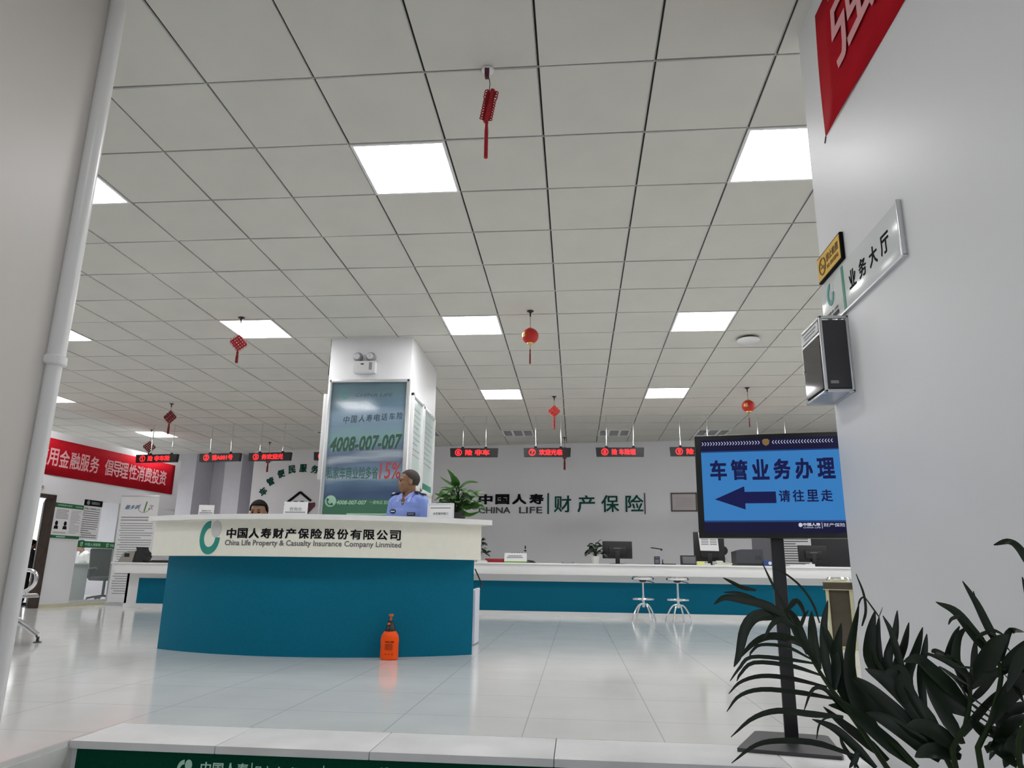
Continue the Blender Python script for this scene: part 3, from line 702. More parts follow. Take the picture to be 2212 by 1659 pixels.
# frames on the sides of the pillar
def side_frame(name, label, x, y, rz, w, z0, z1, green):
    t = thing(name, label, 'notice frame', (x, y, z0), rz); h = z1-z0
    f = MB()
    for s in (-1, 1): f.b2((s*w/2-.02, -.035, 0), (s*w/2+.02, 0, h), .006)
    f.b2((-w/2-.02, -.035, h-.04), (w/2+.02, 0, h), .006); f.b2((-w/2-.02, -.035, 0), (w/2+.02, 0, .04), .006); f.add('frame', M_white, t)
    q = MB(); q.b2((-w/2+.02, -.015, .04), (w/2-.02, -.002, h-.04)); q.add('sheet', mat('pale_mint_sheet', (.62, .74, .71), .15, spec=.6), t)
    q = MB(); lines(q, -w/2+.06, w/2-.06, h-.16, h*.35, 9, .012, -.015, 5); q.add('print', M_inklt, t)
    if green: q = MB(); q.b2((-w/2+.02, -.0165, .04), (w/2-.02, -.015, .12)); q.add('green_foot', mat('sheet_green', (.02, .25, .16), .3), t)
    return t
side_frame('notice_frame', 'white framed notice on the right side of the pillar, nearer one', PX1, 7.69, PI/2, .50, 1.56, 2.60, False)
side_frame('notice_frame', 'white framed notice with green foot on the right side of the pillar, farther one', PX1, 8.33, PI/2, .62, 1.56, 2.58, True)
t = thing('notice_frame', 'white framed notice seen edge-on at the left side of the pillar', 'notice frame', (PX0, 8.0, 1.62), -PI/2)
b = MB(); b.b2((-.55, -.045, 0), (.62, 0, .96), .006); b.add('frame', M_white, t)
t = tag(MB().tube([(0, 0, 0), (0, 0, -.18), (-.008, 0, -.24), (-.008, 0, -.42)], .006, 8).add('cable', M_black, loc=(PX0-.008, PY0+.03, CEIL-.004)), 'short black cable running down from the ceiling at the pillar left edge', 'cable')

# ================================================================== RECEPTION DESK
DC = (-2.33, 8.18); RB, RF, RS = 2.48, 2.60, 2.665
A0, A1 = math.radians(-121.6), math.radians(-54.2)
t = thing('reception_desk', 'curved reception desk with teal front, cream company fascia and white top', 'reception desk', (DC[0], DC[1], 0))
O = (0, 0)
MB().sector(O, RB-.09, RB, A0+.028, A1, .0, .79).add('front_panel', M_blue, t)
fas = MB().sector(O, RB-.09, RF, A0, A1, .772, 1.064).add('fascia', M_cream, t)
MB().sector(O, 2.14, RS, A0-.002, A1+.026, 1.064, 1.106).add('counter_top', M_slab, t)
MB().sector(O, 1.75, RB-.09, A0+.03, A1-.03, .72, .75).add('work_surface', M_slab, t)
b = MB()
for a in (A0+.04, A1-.012): b.sector(O, 1.80, RB-.09, a-.012, a+.012, 0, 1.064, 2)
b.add('end_panel', M_blue, t)
def dhit(px, py, R):
    d = ray(px, py); ox, oy = -DC[0], -DC[1]
    a = d.x**2+d.y**2; bq = 2*(ox*d.x+oy*d.y); c = ox*ox+oy*oy-R*R
    k = (-bq-math.sqrt(bq*bq-4*a*c))/(2*a); P = d*k
    return math.atan2(P.y-DC[1], P.x-DC[0]), P.z+EYE
def dmap(X, Y, Z):
    a = X/RF; r = RF-Y
    return (r*math.cos(a), r*math.sin(a), Z)
def dspan(x0, y0, x1, y1):
    a, z = dhit(x0, y0, RF); a2, z2 = dhit(x1, y1, RF); return a*RF, a2*RF, z, z2
x0, x1, za, zb = dspan(488, 1155, 868, 1152)
b = MB(); st = '中国人寿财产保险股份有限公司'; zt = dhit(680, 1153, RF)[1]; hh = dhit(680, 1142, RF)[1]-dhit(680, 1164, RF)[1]
cw = (x1-x0)/len(st)
for k, ch in enumerate(st): b.text(ch, x0+cw*(k+.5), zt, cw*.86, hh, 0, .003, .022, dmap)
b.add('lettering', M_ink, fas)
b = MB(); zt = dhit(680, 1175.5, RF)[1]; b.text('China Life Property & Casualty Insurance Company Linmited', (x0+x1)/2, zt, x1-x0, hh*.72, 0, .002, .012, dmap); b.add('small_lettering', M_inkgrey, fas)
x0, x1, za, zb = dspan(432, 1161, 475, 1161); zt = dhit(453, 1161, RF)[1]
b = MB(); logo_c(b, (x0+x1)/2, zt, x1-x0, 0, .003, dmap); b.add('emblem', M_logo, fas)
b = MB(); logo_ball(b, (x0+x1)/2, zt, x1-x0, 0, .006, dmap); b.add('emblem_ball', M_ball, fas)
# things on the desk
ZT = 1.106
def desk_sign(name, label, px0, px1, pytop, text, small, Y, rz, frame=False, w=None):
    a = at(px0, 1112, Y); b_ = at(px1, 1112, Y); c = (a+b_)/2; w = (b_-a).length; h = at((px0+px1)/2, pytop, Y).z-ZT
    t = thing(name, label, 'desk sign', (c.x, Y, ZT), rz)
    m = MB(); m.b2((-w/2, -.006, .004), (w/2, 0, h), .003); m.add('card', M_paper, t)
    m = MB(); m.b2((-w/2, -.04, 0), (w/2, .05, .005), .002); m.add('foot', M_glass if not frame else M_alu, t)
    if frame:
        m = MB()
        for s in (-1, 1): m.b2((s*(w/2+.004)-.006, -.012, 0), (s*(w/2+.004)+.006, .004, h+.01), .002)
        m.b2((-w/2, -.012, h), (w/2, .004, h+.012), .002); m.add('frame', mat('clear_acrylic', (.75, .75, .85), .1), t)
    m = MB(); m.text(text, 0, h*.55 if not frame else h*.42, w*(.52 if len(text) < 4 else .62), w*.15 if len(text) < 4 else w*.10, -.006, .001, .01)
    m.add('lettering', M_inklt if len(text) < 6 else M_inkgrey, t)
    m = MB(); lines(m, -w*.42, w*.42, *small, .010, -.006, 3, False); m.add('print', M_inklt, t)
    return t
desk_sign('desk_sign', 'small white acrylic sign at the left end of the reception desk', 429, 461, 1091, '温馨提示牌', (.045, .03, 2), 6.05, .1)
desk_sign('desk_sign', 'white enquiry desk sign in the middle of the reception desk', 612, 664, 1084, '咨询台', (.05, .05, 1), 5.98, 0)
desk_sign('desk_sign', 'white framed service window sign on the desk beside the guard', 925, 979, 1090, '业务服务窗口', (.105, .105, 1), 6.1, -.12, True)

def leafy(name, label, cat, loc, pot_r, pot_h, H, spread, n, m, mp, leafL, leafW, seed, group=None, up=.55, ww=1.0):
    t = thing(name, label, cat, loc, 0, group); rnd = random.Random(seed)
    MB().lathe([(pot_r*.72, 0), (pot_r*.78, .004), (pot_r, pot_h*.92), (pot_r*1.06, pot_h*.93), (pot_r*1.06, pot_h), (pot_r*.92, pot_h), (pot_r*.9, pot_h*.9)], n=24).add('pot', mp, t)
    MB().lathe([(pot_r*.92, pot_h*.88), (0, pot_h*.92)], n=20).add('soil', M_soil, t)
    L = MB(); S = MB()
    for k in range(n):
        a = rnd.uniform(0, 2*PI); q = rnd.random()**.7; r = spread*(.25+.75*q); z = pot_h+H*(.12+.88*(1-q**1.5)*rnd.uniform(.35, 1))
        tip = Vector((r*math.cos(a), r*math.sin(a), z)); b0 = Vector((rnd.uniform(-.3, .3)*pot_r, rnd.uniform(-.3, .3)*pot_r, pot_h*.9))
        S.tube(spline([b0, b0.lerp(tip, .5)+Vector((0, 0, H*.18)), tip], 6), .003*max(1, leafW/.05), 5)
        a2 = a+rnd.uniform(-.9, .9); LL = leafL*rnd.uniform(.7, 1.15); dz = rnd.uniform(-.7, up)
        e = tip+Vector((math.cos(a2)*LL, math.sin(a2)*LL, LL*dz)); mid = tip.lerp(e, .5)+Vector((0, 0, LL*.18))
        L.ribbon([tip, mid, e], ww*leafW*rnd.uniform(.75, 1.2), (rnd.uniform(-.5, .5), rnd.uniform(-.9, 0), 1), .2, 8, lambda u: math.sin(PI*min(1, u*.92+.08)**.75)**.8 if u < 1 else 0)
    S.add('stems', M_leafst, t); L.add('leaves', m, t)
    return t
pc = at(988, 1117, 6.36)
leafy('potted_plant', 'leafy green potted plant on the right end of the reception desk', 'plant', (pc.x, 6.36, ZT), .08, .085, .29, .15, 44, M_leafg, M_pot, .12, .068, 5)
pt = Vector((pc.x, 6.36, ZT))
t = [o for o in COL.objects if o.name == 'potted_plant'][0]
L = MB()
def ln(p, Y=6.36): return at(*p, Y)-pt
for pts, w in ((((985, 1050), (978, 1030), (966, 1013)), .05), (((985, 1052), (965, 1040), (950, 1030)), .028), (((990, 1056), (1010, 1042), (1034, 1042)), .04), (((1000, 1075), (1020, 1066), (1036, 1076)), .05), (((995, 1090), (1015, 1096), (1036, 1084)), .06), (((985, 1095), (1010, 1112), (1040, 1104)), .05), (((985, 1062), (965, 1054), (948, 1056)), .03), (((990, 1075), (960, 1072), (938, 1066)), .05), (((990, 1075), (962, 1090), (940, 1086)), .05), (((985, 1060), (990, 1045), (984, 1028)), .035)):
    L.ribbon([ln(q, 6.36-.05*k) for k, q in enumerate(pts)], w, (0, -.8, .6), .2, 10, lambda u: math.sin(PI*min(1, u*.9+.1)**.8)**.8 if u < 1 else 0)
L.add('large_leaves', M_leafg, t)
S = MB(); S.tube(spline([(0, 0, .1), ln((988, 1085)), ln((986, 1052))], 8), .004, 6); S.add('main_stem', M_leafst, t)

# orange pressure sprayer on the floor in front of the desk
bl = fl(840, 1424.5)
t = thing('spray_bottle', 'orange pressure spray bottle standing on the floor before the teal desk', 'spray bottle', (bl.x, bl.y, 0), -.2)
MB().lathe([(.060, 0), (.070, .006), (.073, .03), (.071, .10), (.074, .14), (.068, .18), (.050, .208), (.034, .216)], n=32, sy=.85).add('tank', M_orange, t)
MB().lathe([(.040, .212), (.040, .226), (.034, .235), (.026, .268), (.022, .275), (.020, .29), (0, .291)], n=24).add('pump_cap', M_black, t)
b = MB(); b.cyl((0, 0, .285), (0, 0, .325), .009, n=12); b.lathe([(.014, .322), (.019, .328), (.019, .336), (.012, .342), (0, .343)], n=16); b.add('pump_handle', mat('rust_orange_plastic', (.60, .13, .03), .4), t)
b = MB(); b.cyl((0, -.015, .262), (0, -.05, .268), .008, .006, 12); b.ell((0, -.026, .268), (.010, .010, .010)); b.add('nozzle', MATS['rust_orange_plastic'], t)
def bmap(X, Y, Z):
    a = -PI/2+X/.073; r = .0745-Y; return (r*math.cos(a), r*.85*math.sin(a), Z)
b = MB(); b.text('TANK 2000', .025, .135, .075, .012, 0, .0006, .03, bmap)
for k in range(6): b.text('注意事项使用说明', .02, .118-k*.008, .06, .005, 0, .0006, 0, bmap)
for k in range(3):
    for dx in (0,): b.text('✽', -.002+.026*k, .045, .013, .013, 0, .0006, 0, bmap)
b.add('label_print', mat('label_dark_red', (.10, .01, .003), .5), t)

# ================================================================== BACK COUNTERS
CY_ = 11.32
t = thing('service_counter', 'long white counter with teal front along the back of the hall', 'counter', (0, CY_, 0))
b = MB(); b.b2((-4.3, -.02, .79), (5.6, 1.1, .818), .004); b.add('counter_top', M_slab, t)
b = MB(); b.b2((-4.3, 0, .64), (5.6, .36, .79), .004); b.add('upper_panel', M_white, t)
b = MB(); b.b2((-4.3, .33, .073), (5.6, .36, .64)); b.add('front_panel', M_blue, t)
b = MB(); b.b2((-4.3, .32, .0), (5.6, .36, .073)); b.b2((-4.3, .32, .535), (5.6, .355, .64)); b.add('trim', M_white, t)
t = thing('service_counter', 'short white counter with teal panel at the far left', 'counter', (0, CY_+.05, 0))
b = MB(); b.b2((-7.72, -.02, .715), (-4.42, 1.0, .74), .004); b.add('counter_top', M_slab, t)
b = MB(); b.b2((-7.66, 0, .565), (-4.42, .36, .715), .004); b.add('upper_panel', M_white, t)
b = MB(); b.b2((-7.40, .325, .073), (-4.42, .36, .487)); b.add('front_panel', M_blue, t)
b = MB(); b.b2((-7.62, .32, .0), (-4.42, .36, .073)); b.b2((-7.62, .33, .073), (-7.40, .36, .565)); b.b2((-7.40, .33, .487), (-4.42, .36, .565)); b.b2((-7.62, .33, 0), (-7.58, .95, .7)); b.add('trim', M_white, t)
ZC = .818
def cx(px, py=1216, Y=11.7): return at(px, py, Y).x
PXM = 11.9/1515*1.0    # metres per photo pixel at the counter
# monitors seen from behind
def monitor(label, px0, px1, pt0, pt1, Y, rz=0., paper=False, tilt=.0, group='office monitors on the counter'):
    a = at(px0, pt0, Y); b_ = at(px1, pt1, Y); w = b_.x-a.x; z1, z0 = a.z, b_.z
    t = thing('monitor', label, 'monitor', ((a.x+b_.x)/2, Y, ZC), rz, group)
    m = MB(); m.b2((-w/2, -.02, z0-ZC), (w/2, .025, z1-ZC), .008); m.b2((-w*.3, -.045, z0-ZC+.05), (w*.3, -.015, z1-ZC-.08), .015); m.add('housing', M_black, t)
    m = MB(); m.b2((-.035, -.05, .01), (.035, -.03, z0-ZC+.12), .004); m.add('neck', M_black, t)
    m = MB(); m.lathe([(.0, .014), (.10, .012), (.13, .004), (.13, 0)], (0, -.02, 0), 24, None, 1.1, .75); m.add('foot', M_black, t)
    m = MB(); m.b2((-.06, -.0465, (z1-ZC)-.12), (.06, -.045, (z1-ZC)-.108)) if not paper else m.b2((-w/2+.01, -.022, z1-ZC-.02), (-w/2+.03, -.02, z1-ZC-.015)); m.add('badge', M_grey, t)
    if paper:
        p = MB(); p.plate([(-w*.35, z1-ZC-.01), (w*.27, z1-ZC-.005), (w*.31, z0-ZC+.16), (-w*.30, z0-ZC+.165)], -.050, -.047); po = p.add('taped_paper', M_paper, t)
        p = MB(); zt, zb = z1-ZC-.06, z0-ZC+.19; p.b2((-w*.22, -.051, zt), (w*.15, -.050, zt+.012))
        for k in range(4):
            p.b2((-w*.26, -.051, zt-.04-.035*k), (-w*.02, -.050, zt-.018-.035*k)); p.b2((w*.02, -.051, zt-.04-.035*k), (w*.25, -.050, zt-.018-.035*k))
        p.add('print', M_inklt, po)
    return t
monitor('black monitor seen from behind, beside a leafy plant on the long counter', 1301, 1366, 1169, 1207, 11.75, .02)
monitor('black monitor with a printed white paper taped on its back', 1497, 1566, 1149, 1213, 11.7, -.03, True)
monitor('black monitor standing right of the display pole before a white notice', 1722, 1789, 1178, 1215, 11.8, .1)
def obj1(name, label, cat, mb, m, loc, rz=0., group=None):
    return tag(mb.add(name, m, None, loc=loc, rz=rz), label, cat, group)
leafy('potted_plant', 'small dark potted plant on the counter just left of a black monitor', 'plant', (cx(1286), 11.62, ZC), .075, .12, .22, .12, 34, M_leafd, M_potw, .10, .05, 9)
leafy('potted_plant', 'dark potted plant peeking out behind the right end of the reception desk', 'plant', (cx(1036), 11.65, ZC), .07, .10, .30, .12, 30, M_leafd, M_potw, .09, .05, 11)
x = cx(1070); obj1('red_box', 'flat red box lying on the counter beside the small calendar stand', 'box', MB().b2((-.15, -.1, 0), (.15, .1, .062), .006), mat('box_red', (.32, .012, .018), .5, noise=.1), (x, 11.65, ZC))
x = cx(1047); obj1('paper_stack', 'thin stack of white paper on the counter left of the red box', 'paper', MB().b2((-.07, -.1, 0), (.07, .1, .022)).box((0, 0, .027), (.13, .19, .008), 0, rotz(.1)), M_paper, (x, 11.42, ZC))
t = thing('desk_calendar', 'white spiral desk calendar with green foot on the counter', 'calendar', (cx(1115), 11.6, ZC))
b = MB(); b.prism([(-.08, 0), (.08, 0), (.012, .155), (-.012, .155)], -.18, .18, Matrix(((0, 0, 1, 0), (1, 0, 0, 0), (0, 1, 0, 0), (0, 0, 0, 1)))); b.add('cards', M_paper, t)
b = MB(); b.b2((-.18, -.095, 0), (.18, .095, .022), .003); b.add('foot', mat('lime_green', (.16, .40, .02), .5), t)
b = MB()
for k in range(5): b.tube([(-.06+.04*k+.004*math.sin(a), .014*math.cos(a), .158+.014*math.sin(a)) for a in [2*PI*q/10 for q in range(10)]], .003, 5, True)
b.add('spiral_rings', M_grey, t)
b = MB()
for z, w in ((.11, .11), (.085, .13)): b.box((-.01, -.081*(1-z/.175)-.006, z), (w*2, .003, .014), 0, Matrix.Rotation(-.42, 4, 'X'))
b.add('print', M_inklt, t)
x = cx(1133); t = thing('desk_camera', 'small black webcam on a thin stalk behind the desk calendar', 'camera', (x, 11.85, ZC))
MB().cyl((0, 0, 0), (0, 0, .17), .004, n=8).add('stalk', M_black, t); b = MB(); b.ell((0, -.01, .20), (.022, .018, .014)); b.ell((.0, 0, .255), (.012, .012, .03)); b.add('camera_head', M_black, t); MB().lathe([(.03, 0), (.03, .006), (0, .008)], n=14).add('foot', M_black, t)
obj1('stapler', 'black stapler lying right of the desk calendar', 'stapler', MB().box((0, 0, .012), (.16, .045, .02), .006).box((.0, 0, .032), (.11, .035, .02), .008, Matrix.Rotation(.12, 4, 'Y')), M_black, (cx(1147), 11.6, ZC))
obj1('tray', 'thin black tray lying alone on the counter left of the plant', 'tray', MB().b2((-.09, -.06, 0), (.09, .06, .008), .002).b2((-.09, -.06, .008), (-.08, .06, .02)).b2((.08, -.06, .008), (.09, .06, .02)), M_black, (cx(1227), 11.6, ZC))
t = thing('card_reader', 'small upright dark card reader on the counter', 'card reader', (cx(1418), 11.6, ZC), -.1)
b = MB(); b.b2((-.045, -.02, 0), (.045, .02, .13), .006); b.add('body', mat('navy_plastic', (.02, .02, .06), .4), t); b = MB(); b.b2((-.03, -.0215, .1), (.03, -.02, .115)); b.b2((-.03, -.0215, .02), (.03, -.02, .08)); b.add('face', M_grey, t)
t = thing('desk_scanner', 'thin black document scanner arm on the counter with a raised head', 'scanner', (cx(1434), 11.65, ZC))
b = MB(); b.b2((-.05, -.05, 0), (.18, .08, .018), .006); b.add('base', M_black, t); MB().tube([(-.02, 0, .01), (-.025, 0, .05), (-.022, 0, .085)], [.012, .008, .006], 8).add('post', M_black, t)
t = thing('gooseneck_lamp', 'black reading lamp head sticking up in front of the back wall', 'lamp', (cx(1424), 12.2, ZC))
za = at(1428, 1185, 12.2).z-ZC
MB().lathe([(.06, 0), (.06, .01), (.01, .015)], n=16).add('foot', M_black, t); MB().tube([(0, 0, .01), (.01, .02, za*.5), (.05, .02, za-.02)], .003, 6).add('neck', M_alu, t)
b = MB(); b.box((.02, 0, za), (.19, .03, .018), .007, Matrix.Rotation(.14, 4, 'Y')); b.box((.1, 0, za-.018), (.03, .028, .03), .006); b.add('head', M_black, t)
t = thing('small_screen', 'low dark tablet screen leaning on the counter left of the papered monitor', 'tablet', (cx(1484), 11.55, ZC), 0)
b = MB(); b.box((0, 0, .075), (.25, .018, .15), .006, Matrix.Rotation(-.15, 4, 'X')); b.add('housing', M_black, t); b = MB(); b.box((.01, -.012, .075), (.20, .003, .11), .001, Matrix.Rotation(-.15, 4, 'X')); b.add('display', M_grey, t)
obj1('note_block', 'block of pale yellow sticky notes on the counter below the papered monitor', 'notes', MB().box((0, 0, .026), (.11, .09, .052), .002).box((.004, 0, .054), (.1, .085, .004), 0, rotz(.08)), mat('pale_yellow', (.75, .78, .30), .6), (cx(1505.5), 11.38, ZC))
obj1('paper_pile', 'pile of cream forms on the counter right of the monitor foot', 'paper', MB().box((0, 0, .012), (.26, .18, .024)).box((.02, .01, .03), (.24, .17, .012), 0, rotz(.12)).box((-.01, 0, .04), (.22, .16, .008), 0, rotz(-.1)), mat('cream_paper', (.68, .68, .58), .6), (cx(1552), 11.42, ZC))
for k, (px, py, ang, lb) in enumerate(((1520, 1213, .1, 'white plug lying flat on the counter by the yellow notes'), (1547, 1206, .2, 'white handset lying on the forms under the papered monitor'))):
    obj1('handset', lb, 'handset', MB().cap((-.045, 0, .014), (.045, 0, .014), .013, .013), M_whitepl, (cx(px), 11.4 if k == 0 else 11.44, ZC if k == 0 else ZC+.044), ang)
t = thing('desk_fan', 'dark round desk fan with pale cables right of the papered monitor', 'fan', (cx(1569), 11.9, ZC))
b = MB(); b.lathe([(.0, -.03), (.07, -.028), (.075, 0), (.07, .028), (0, .03)], (0, 0, .24), 20, Matrix.Rotation(PI/2, 4, 'X')); b.add('head', M_black, t); MB().tube([(0, .0, .005), (.02, .02, .1), (0, .02, .2)], .014, 8).add('stem', M_black, t); MB().lathe([(.07, 0), (.07, .012), (.02, .02)], n=18).add('foot', M_black, t)
c = MB(); c.tube(spline([(-.03, -.03, .18), (.03, -.08, .12), (.07, -.12, .06), (.10, -.15, .03)], 10), .008, 7); c.tube(spline([(-.02, -.03, .15), (.02, -.1, .06), (.06, -.16, .02), (.08, -.2, .012)], 10), .008, 7); c.add('cables', M_paper, t)
a = at(1586, 1187, 11.7); b_ = at(1646, 1221, 11.7); w = b_.x-a.x; h = a.z-ZC
t = thing('printer', 'boxy dark grey printer on the long counter left of the display pole', 'printer', ((a.x+b_.x)/2, 11.7, ZC))
b = MB(); b.plate([(-w/2, 0), (w/2, 0), (w/2, h), (-w*.28, h), (-w/2, h-.03)], -.12, .25); b.add('body', mat('printer_grey', (.055, .058, .068), .5, noise=.05), t)
b = MB(); b.b2((w*.2, -.123, h*.38), (w*.42, -.12, h*.62)); b.add('vent', M_darkgrey, t); b = MB(); b.b2((-w/2+.01, -.122, .02), (w/2-.01, -.12, .035)); b.add('seam', M_black, t)
t = thing('carton', 'small blue printed box on the counter just left of the display pole', 'box', (cx(1655), 11.6, ZC)); b = MB(); b.b2((-.075, -.05, 0), (.075, .05, .085), .003); b.add('carton_body', mat('box_blue', (.03, .07, .26), .5, noise=.2), t); b = MB(); b.plate(ellipse(.02, .045, .025, .025, n=16), -.052, -.05); b.add('round_print', M_paper, t)
obj1('folder', 'open white folder lying on the counter right of the display pole', 'folder', MB().box((0, 0, .012), (.38, .2, .024), .003).box((.12, 0, .03), (.14, .18, .02), .003), M_paper, (cx(1720), 11.5, ZC))

# white notice and dark cabinet at the back right
p0, p1 = at(1688, 1155, 13.2), at(1752, 1222, 13.2)
t = thing('standing_notice', 'large white notice with rows of print behind the display pole', 'notice', ((p0.x+p1.x)/2, 13.2, 0), BA)
w = p1.x-p0.x+.05; b = MB(); b.b2((-w/2-.03, 0, .02), (w/2, .02, 1.40), .002); b.add('board', M_paper, t)
b = MB(); lines(b, -w*.5, w*.42, 1.36, .85, 13, .018, 0, 8); b.add('print', M_inkgrey, t); b = MB(); b.b2((-.3, -.1, 0), (.3, .14, .03), .004); b.add('foot', M_alu, t)
t = thing('filing_cabinet', 'tall dark cabinet with two doors behind the counter at the right', 'cabinet', (4.95, 13.45, 0), BA)
b = MB(); b.b2((-.80, 0, 0), (.85, .45, 1.95), .004); b.add('body', M_darkgrey, t)
for s in (-1, 1):
    d = MB(); d.b2((s*.40-.385+.02, -.02, .08), (s*.40+.385+.02, 0, 1.93), .004); do = d.add('door', M_darkgrey, t); MB().cyl((s*.05+.02, -.04, .95), (s*.05+.02, -.04, 1.1), .008, n=8).add('handle', M_alu, do)

# ================================================================== BACK WALL SIGNS
def bthing(name, label, cat, tt, z): return thing(name, label, cat, bw(tt, z), BA)
t = bthing('wall_company_lettering', 'black and green company name letters mounted on the back wall', 'wall lettering', -.3, 1.80)
ox = .3
def strk(tx): return tx+ox
for k, ch in enumerate('中国人寿'):
    b = MB(); b.text(ch, strk(-1.85+k*.352), .305, .29, .205, 0, .02, .03); b.add('black_character', M_ink, t)
b = MB(); b.text('CHINA', strk(-1.66), .085, .66, .125, 0, .02, .004); b.add('latin_word', mat('dark_steel', (.025, .025, .03), .5), t)
b = MB(); b.text('LIFE', strk(-.91), .085, .47, .125, 0, .02, .004); b.add('latin_word', mat('dark_steel', (.025, .025, .03), .5), t)
for k, ch in enumerate('财产保险'):
    b = MB(); b.text(ch, strk(-.265+k*.472), .205, .345, .33, 0, .02, .008); b.add('green_character', M_dkgreen, t)
b = MB(); b.b2((strk(-.555)-.014, -.02, .005), (strk(-.555)+.014, 0, .42)); b.add('green_bar', M_dkgreen, t)
b = MB(); b.b2((strk(1.35)-.012, -.02, .0), (strk(1.35)+.012, 0, .405)); b.add('end_bar', mat('dim_violet_bar', (.12, .10, .13), .5), t)
t = bthing('framed_certificate', 'small framed certificate on the back wall left of the blue display', 'frame', 2.093, 1.846)
b = MB(); w, h = .235, .36
for s in (-1, 1): b.b2((s*w-.014, -.025, 0), (s*w+.014, 0, h), .003)
b.b2((-w-.014, -.025, 0), (w+.014, 0, .026), .003); b.b2((-w-.014, -.025, h-.026), (w+.014, 0, h), .003); b.add('frame', mat('frame_brown_grey', (.10, .085, .08), .4), t)
b = MB(); b.b2((-w, -.012, .02), (w, -.002, h-.02)); b.add('sheet', mat('certificate_paper', (.52, .47, .47), .4, noise=.05), t); b = MB(); lines(b, -w*.7, w*.7, h*.72, h*.28, 6, .008, -.012, 2); b.add('print', mat('faint_print', (.38, .33, .33), .5), t)
# arc lettering and house emblem
t = bthing('arc_lettering', 'dark green slogan letters in an arc on the back wall left of the pillar', 'wall lettering', -6.0, 2.0)
b = MB()
for ch, (tt, z, an) in zip('车管便民服务大厅', ((-6.90, 2.31, .75), (-6.745, 2.53, .5), (-6.505, 2.70, .3), (-6.25, 2.79, .1), (-5.985, 2.815, -.02), (-5.705, 2.785, -.15), (-5.46, 2.70, -.35), (-5.25, 2.55, -.55))):
    ca, sa = math.cos(an), math.sin(an); b = MB()
    b.text(ch, 0, 0, .165, .175, 0, .015, .022, lambda X, Y, Z, tt=tt, z=z, ca=ca, sa=sa: (tt+6.0+X*ca-Z*sa, Y, z-2.0+X*sa+Z*ca)); b.add('character', M_dkgreen, t)
t = bthing('house_emblem', 'black roof and dark red triangle emblem on the back wall behind the enquiry sign', 'wall emblem', -6.0, 1.75)
b = MB(); b.plate([(-.30, .345), (-.02, .555), (.02, .555), (.28, .365), (.25, .33), (0, .51), (-.26, .31)], -.02, 0); b.b2((-.36, -.02, .26), (.24, 0, .30))
for s in (-.09, .06): b.plate(ellipse(s, .30, .07, .05, 0, PI, 12, False), -.018, 0)
b.add('roof', M_ink, t); b = MB(); b.plate([(.18, .30), (.36, .315), (.37, .24), (.20, .06), (.12, .1)], -.02, 0); b.add('red_triangle', mat('maroon_sign', (.09, .008, .02), .5), t); b = MB(); b.plate([(.08, -.05), (.2, .06), (.22, .0), (.16, -.12)], -.02, 0); b.plate([(-.36, .26), (-.30, .26), (-.1, .0), (-.16, -.02)], -.02, 0); b.add('lower_strokes', M_ink, t)

# ================================================================== LEFT SIDE OF THE HALL
def lthing(name, label, cat, tt, z, y=0.): return thing(name, label, cat, LQ+rotz(LA) @ Vector((tt, y, z)), LA)
t = lthing('red_banner', 'long red banner with pink slogan on the far left office wall', 'banner', -2.2, 2.125)
b = MB(); n = 30; P = []
for k in range(n+1):
    x = 3.575*k/n; P.append([b.bm.verts.new((x, -.008-.003*math.sin(k*1.3+v), .605*v/3)) for v in range(4)])
for A, B_ in zip(P, P[1:]):
    for v in range(3): b.bm.faces.new((A[v], B_[v], B_[v+1], A[v+1]))
bo = b.add('cloth', M_red, t); sm = bo.modifiers.new('thickness', 'SOLIDIFY'); sm.thickness = .002
# letters placed from the surveyed spacing
b = MB()
for ch, px in zip('使用金融服务 倡导理性消费投资', (88, 112, 137, 161, 182, 204, 0, 236, 254, 270, 289, 306, 323, 339, 355)):
    if ch == ' ': continue
    d = ray(px, 1000); e = Vector((.115, 1, 0)).normalized(); nn = Vector((e.y, -e.x)); q = nn.dot(Vector((LQ.x, LQ.y)))/nn.dot(Vector((d.x, d.y))); tt = (Vector((d.x*q, d.y*q, 0))-LQ).dot(e)
    b.text(ch, tt+2.2, .30, .205, .29, -.012, .001, .015)
b.add('lettering', M_pinkb, t)
# posters on the office wall
t = lthing('wall_poster', 'white poster with green bands and two portraits on the office wall', 'poster', -1.155, 1.115)
b = MB(); b.b2((-.30, -.008, 0), (.30, -.001, .58)); b.add('sheet', M_paper, t)
b = MB(); b.b2((-.30, -.010, .505), (.30, -.008, .58)); b.add('header_band', mat('band_green', (.005, .12, .03), .5), t); b = MB(); b.b2((-.30, -.010, 0), (.30, -.008, .05)); b.add('footer_band', MATS['band_green'], t)
b = MB(); b.text('公司信息公告栏', -.10, .545, .3, .028, -.010, .001, .01); b.text('公示栏', .2, .540, .15, .03, -.010, .001, .01); lines(b, -.2, .0, .025, .025, 1, .018, -.010); b.add('band_print', M_matink, t)
b = MB(); lines(b, -.26, .0, .47, .33, 7, .012, -.008, 3); lines(b, .05, .27, .47, .10, 16, .008, -.008, 4); lines(b, -.27, 0, .10, .085, 2, .008, -.008); b.add('print', M_inklt, t)
b = MB()
for x in (-.22, -.04): b.plate(ellipse(x, .245, .03, .04, n=14), -.0095, -.008); b.plate([(x-.045, .15), (x+.045, .15), (x+.035, .205), (x-.035, .205)], -.0095, -.008)
b.add('portraits', M_ink, t)
t = lthing('glass_notice', 'white notice with black header stuck on the office glass', 'poster', -.62, 1.12, .034)
b = MB(); b.b2((-.22, -.006, 0), (.22, -.001, .69)); b.add('sheet', M_paper, t); b = MB(); b.b2((-.22, -.008, .585), (.22, -.006, .70)); b.add('header', M_ink, t)
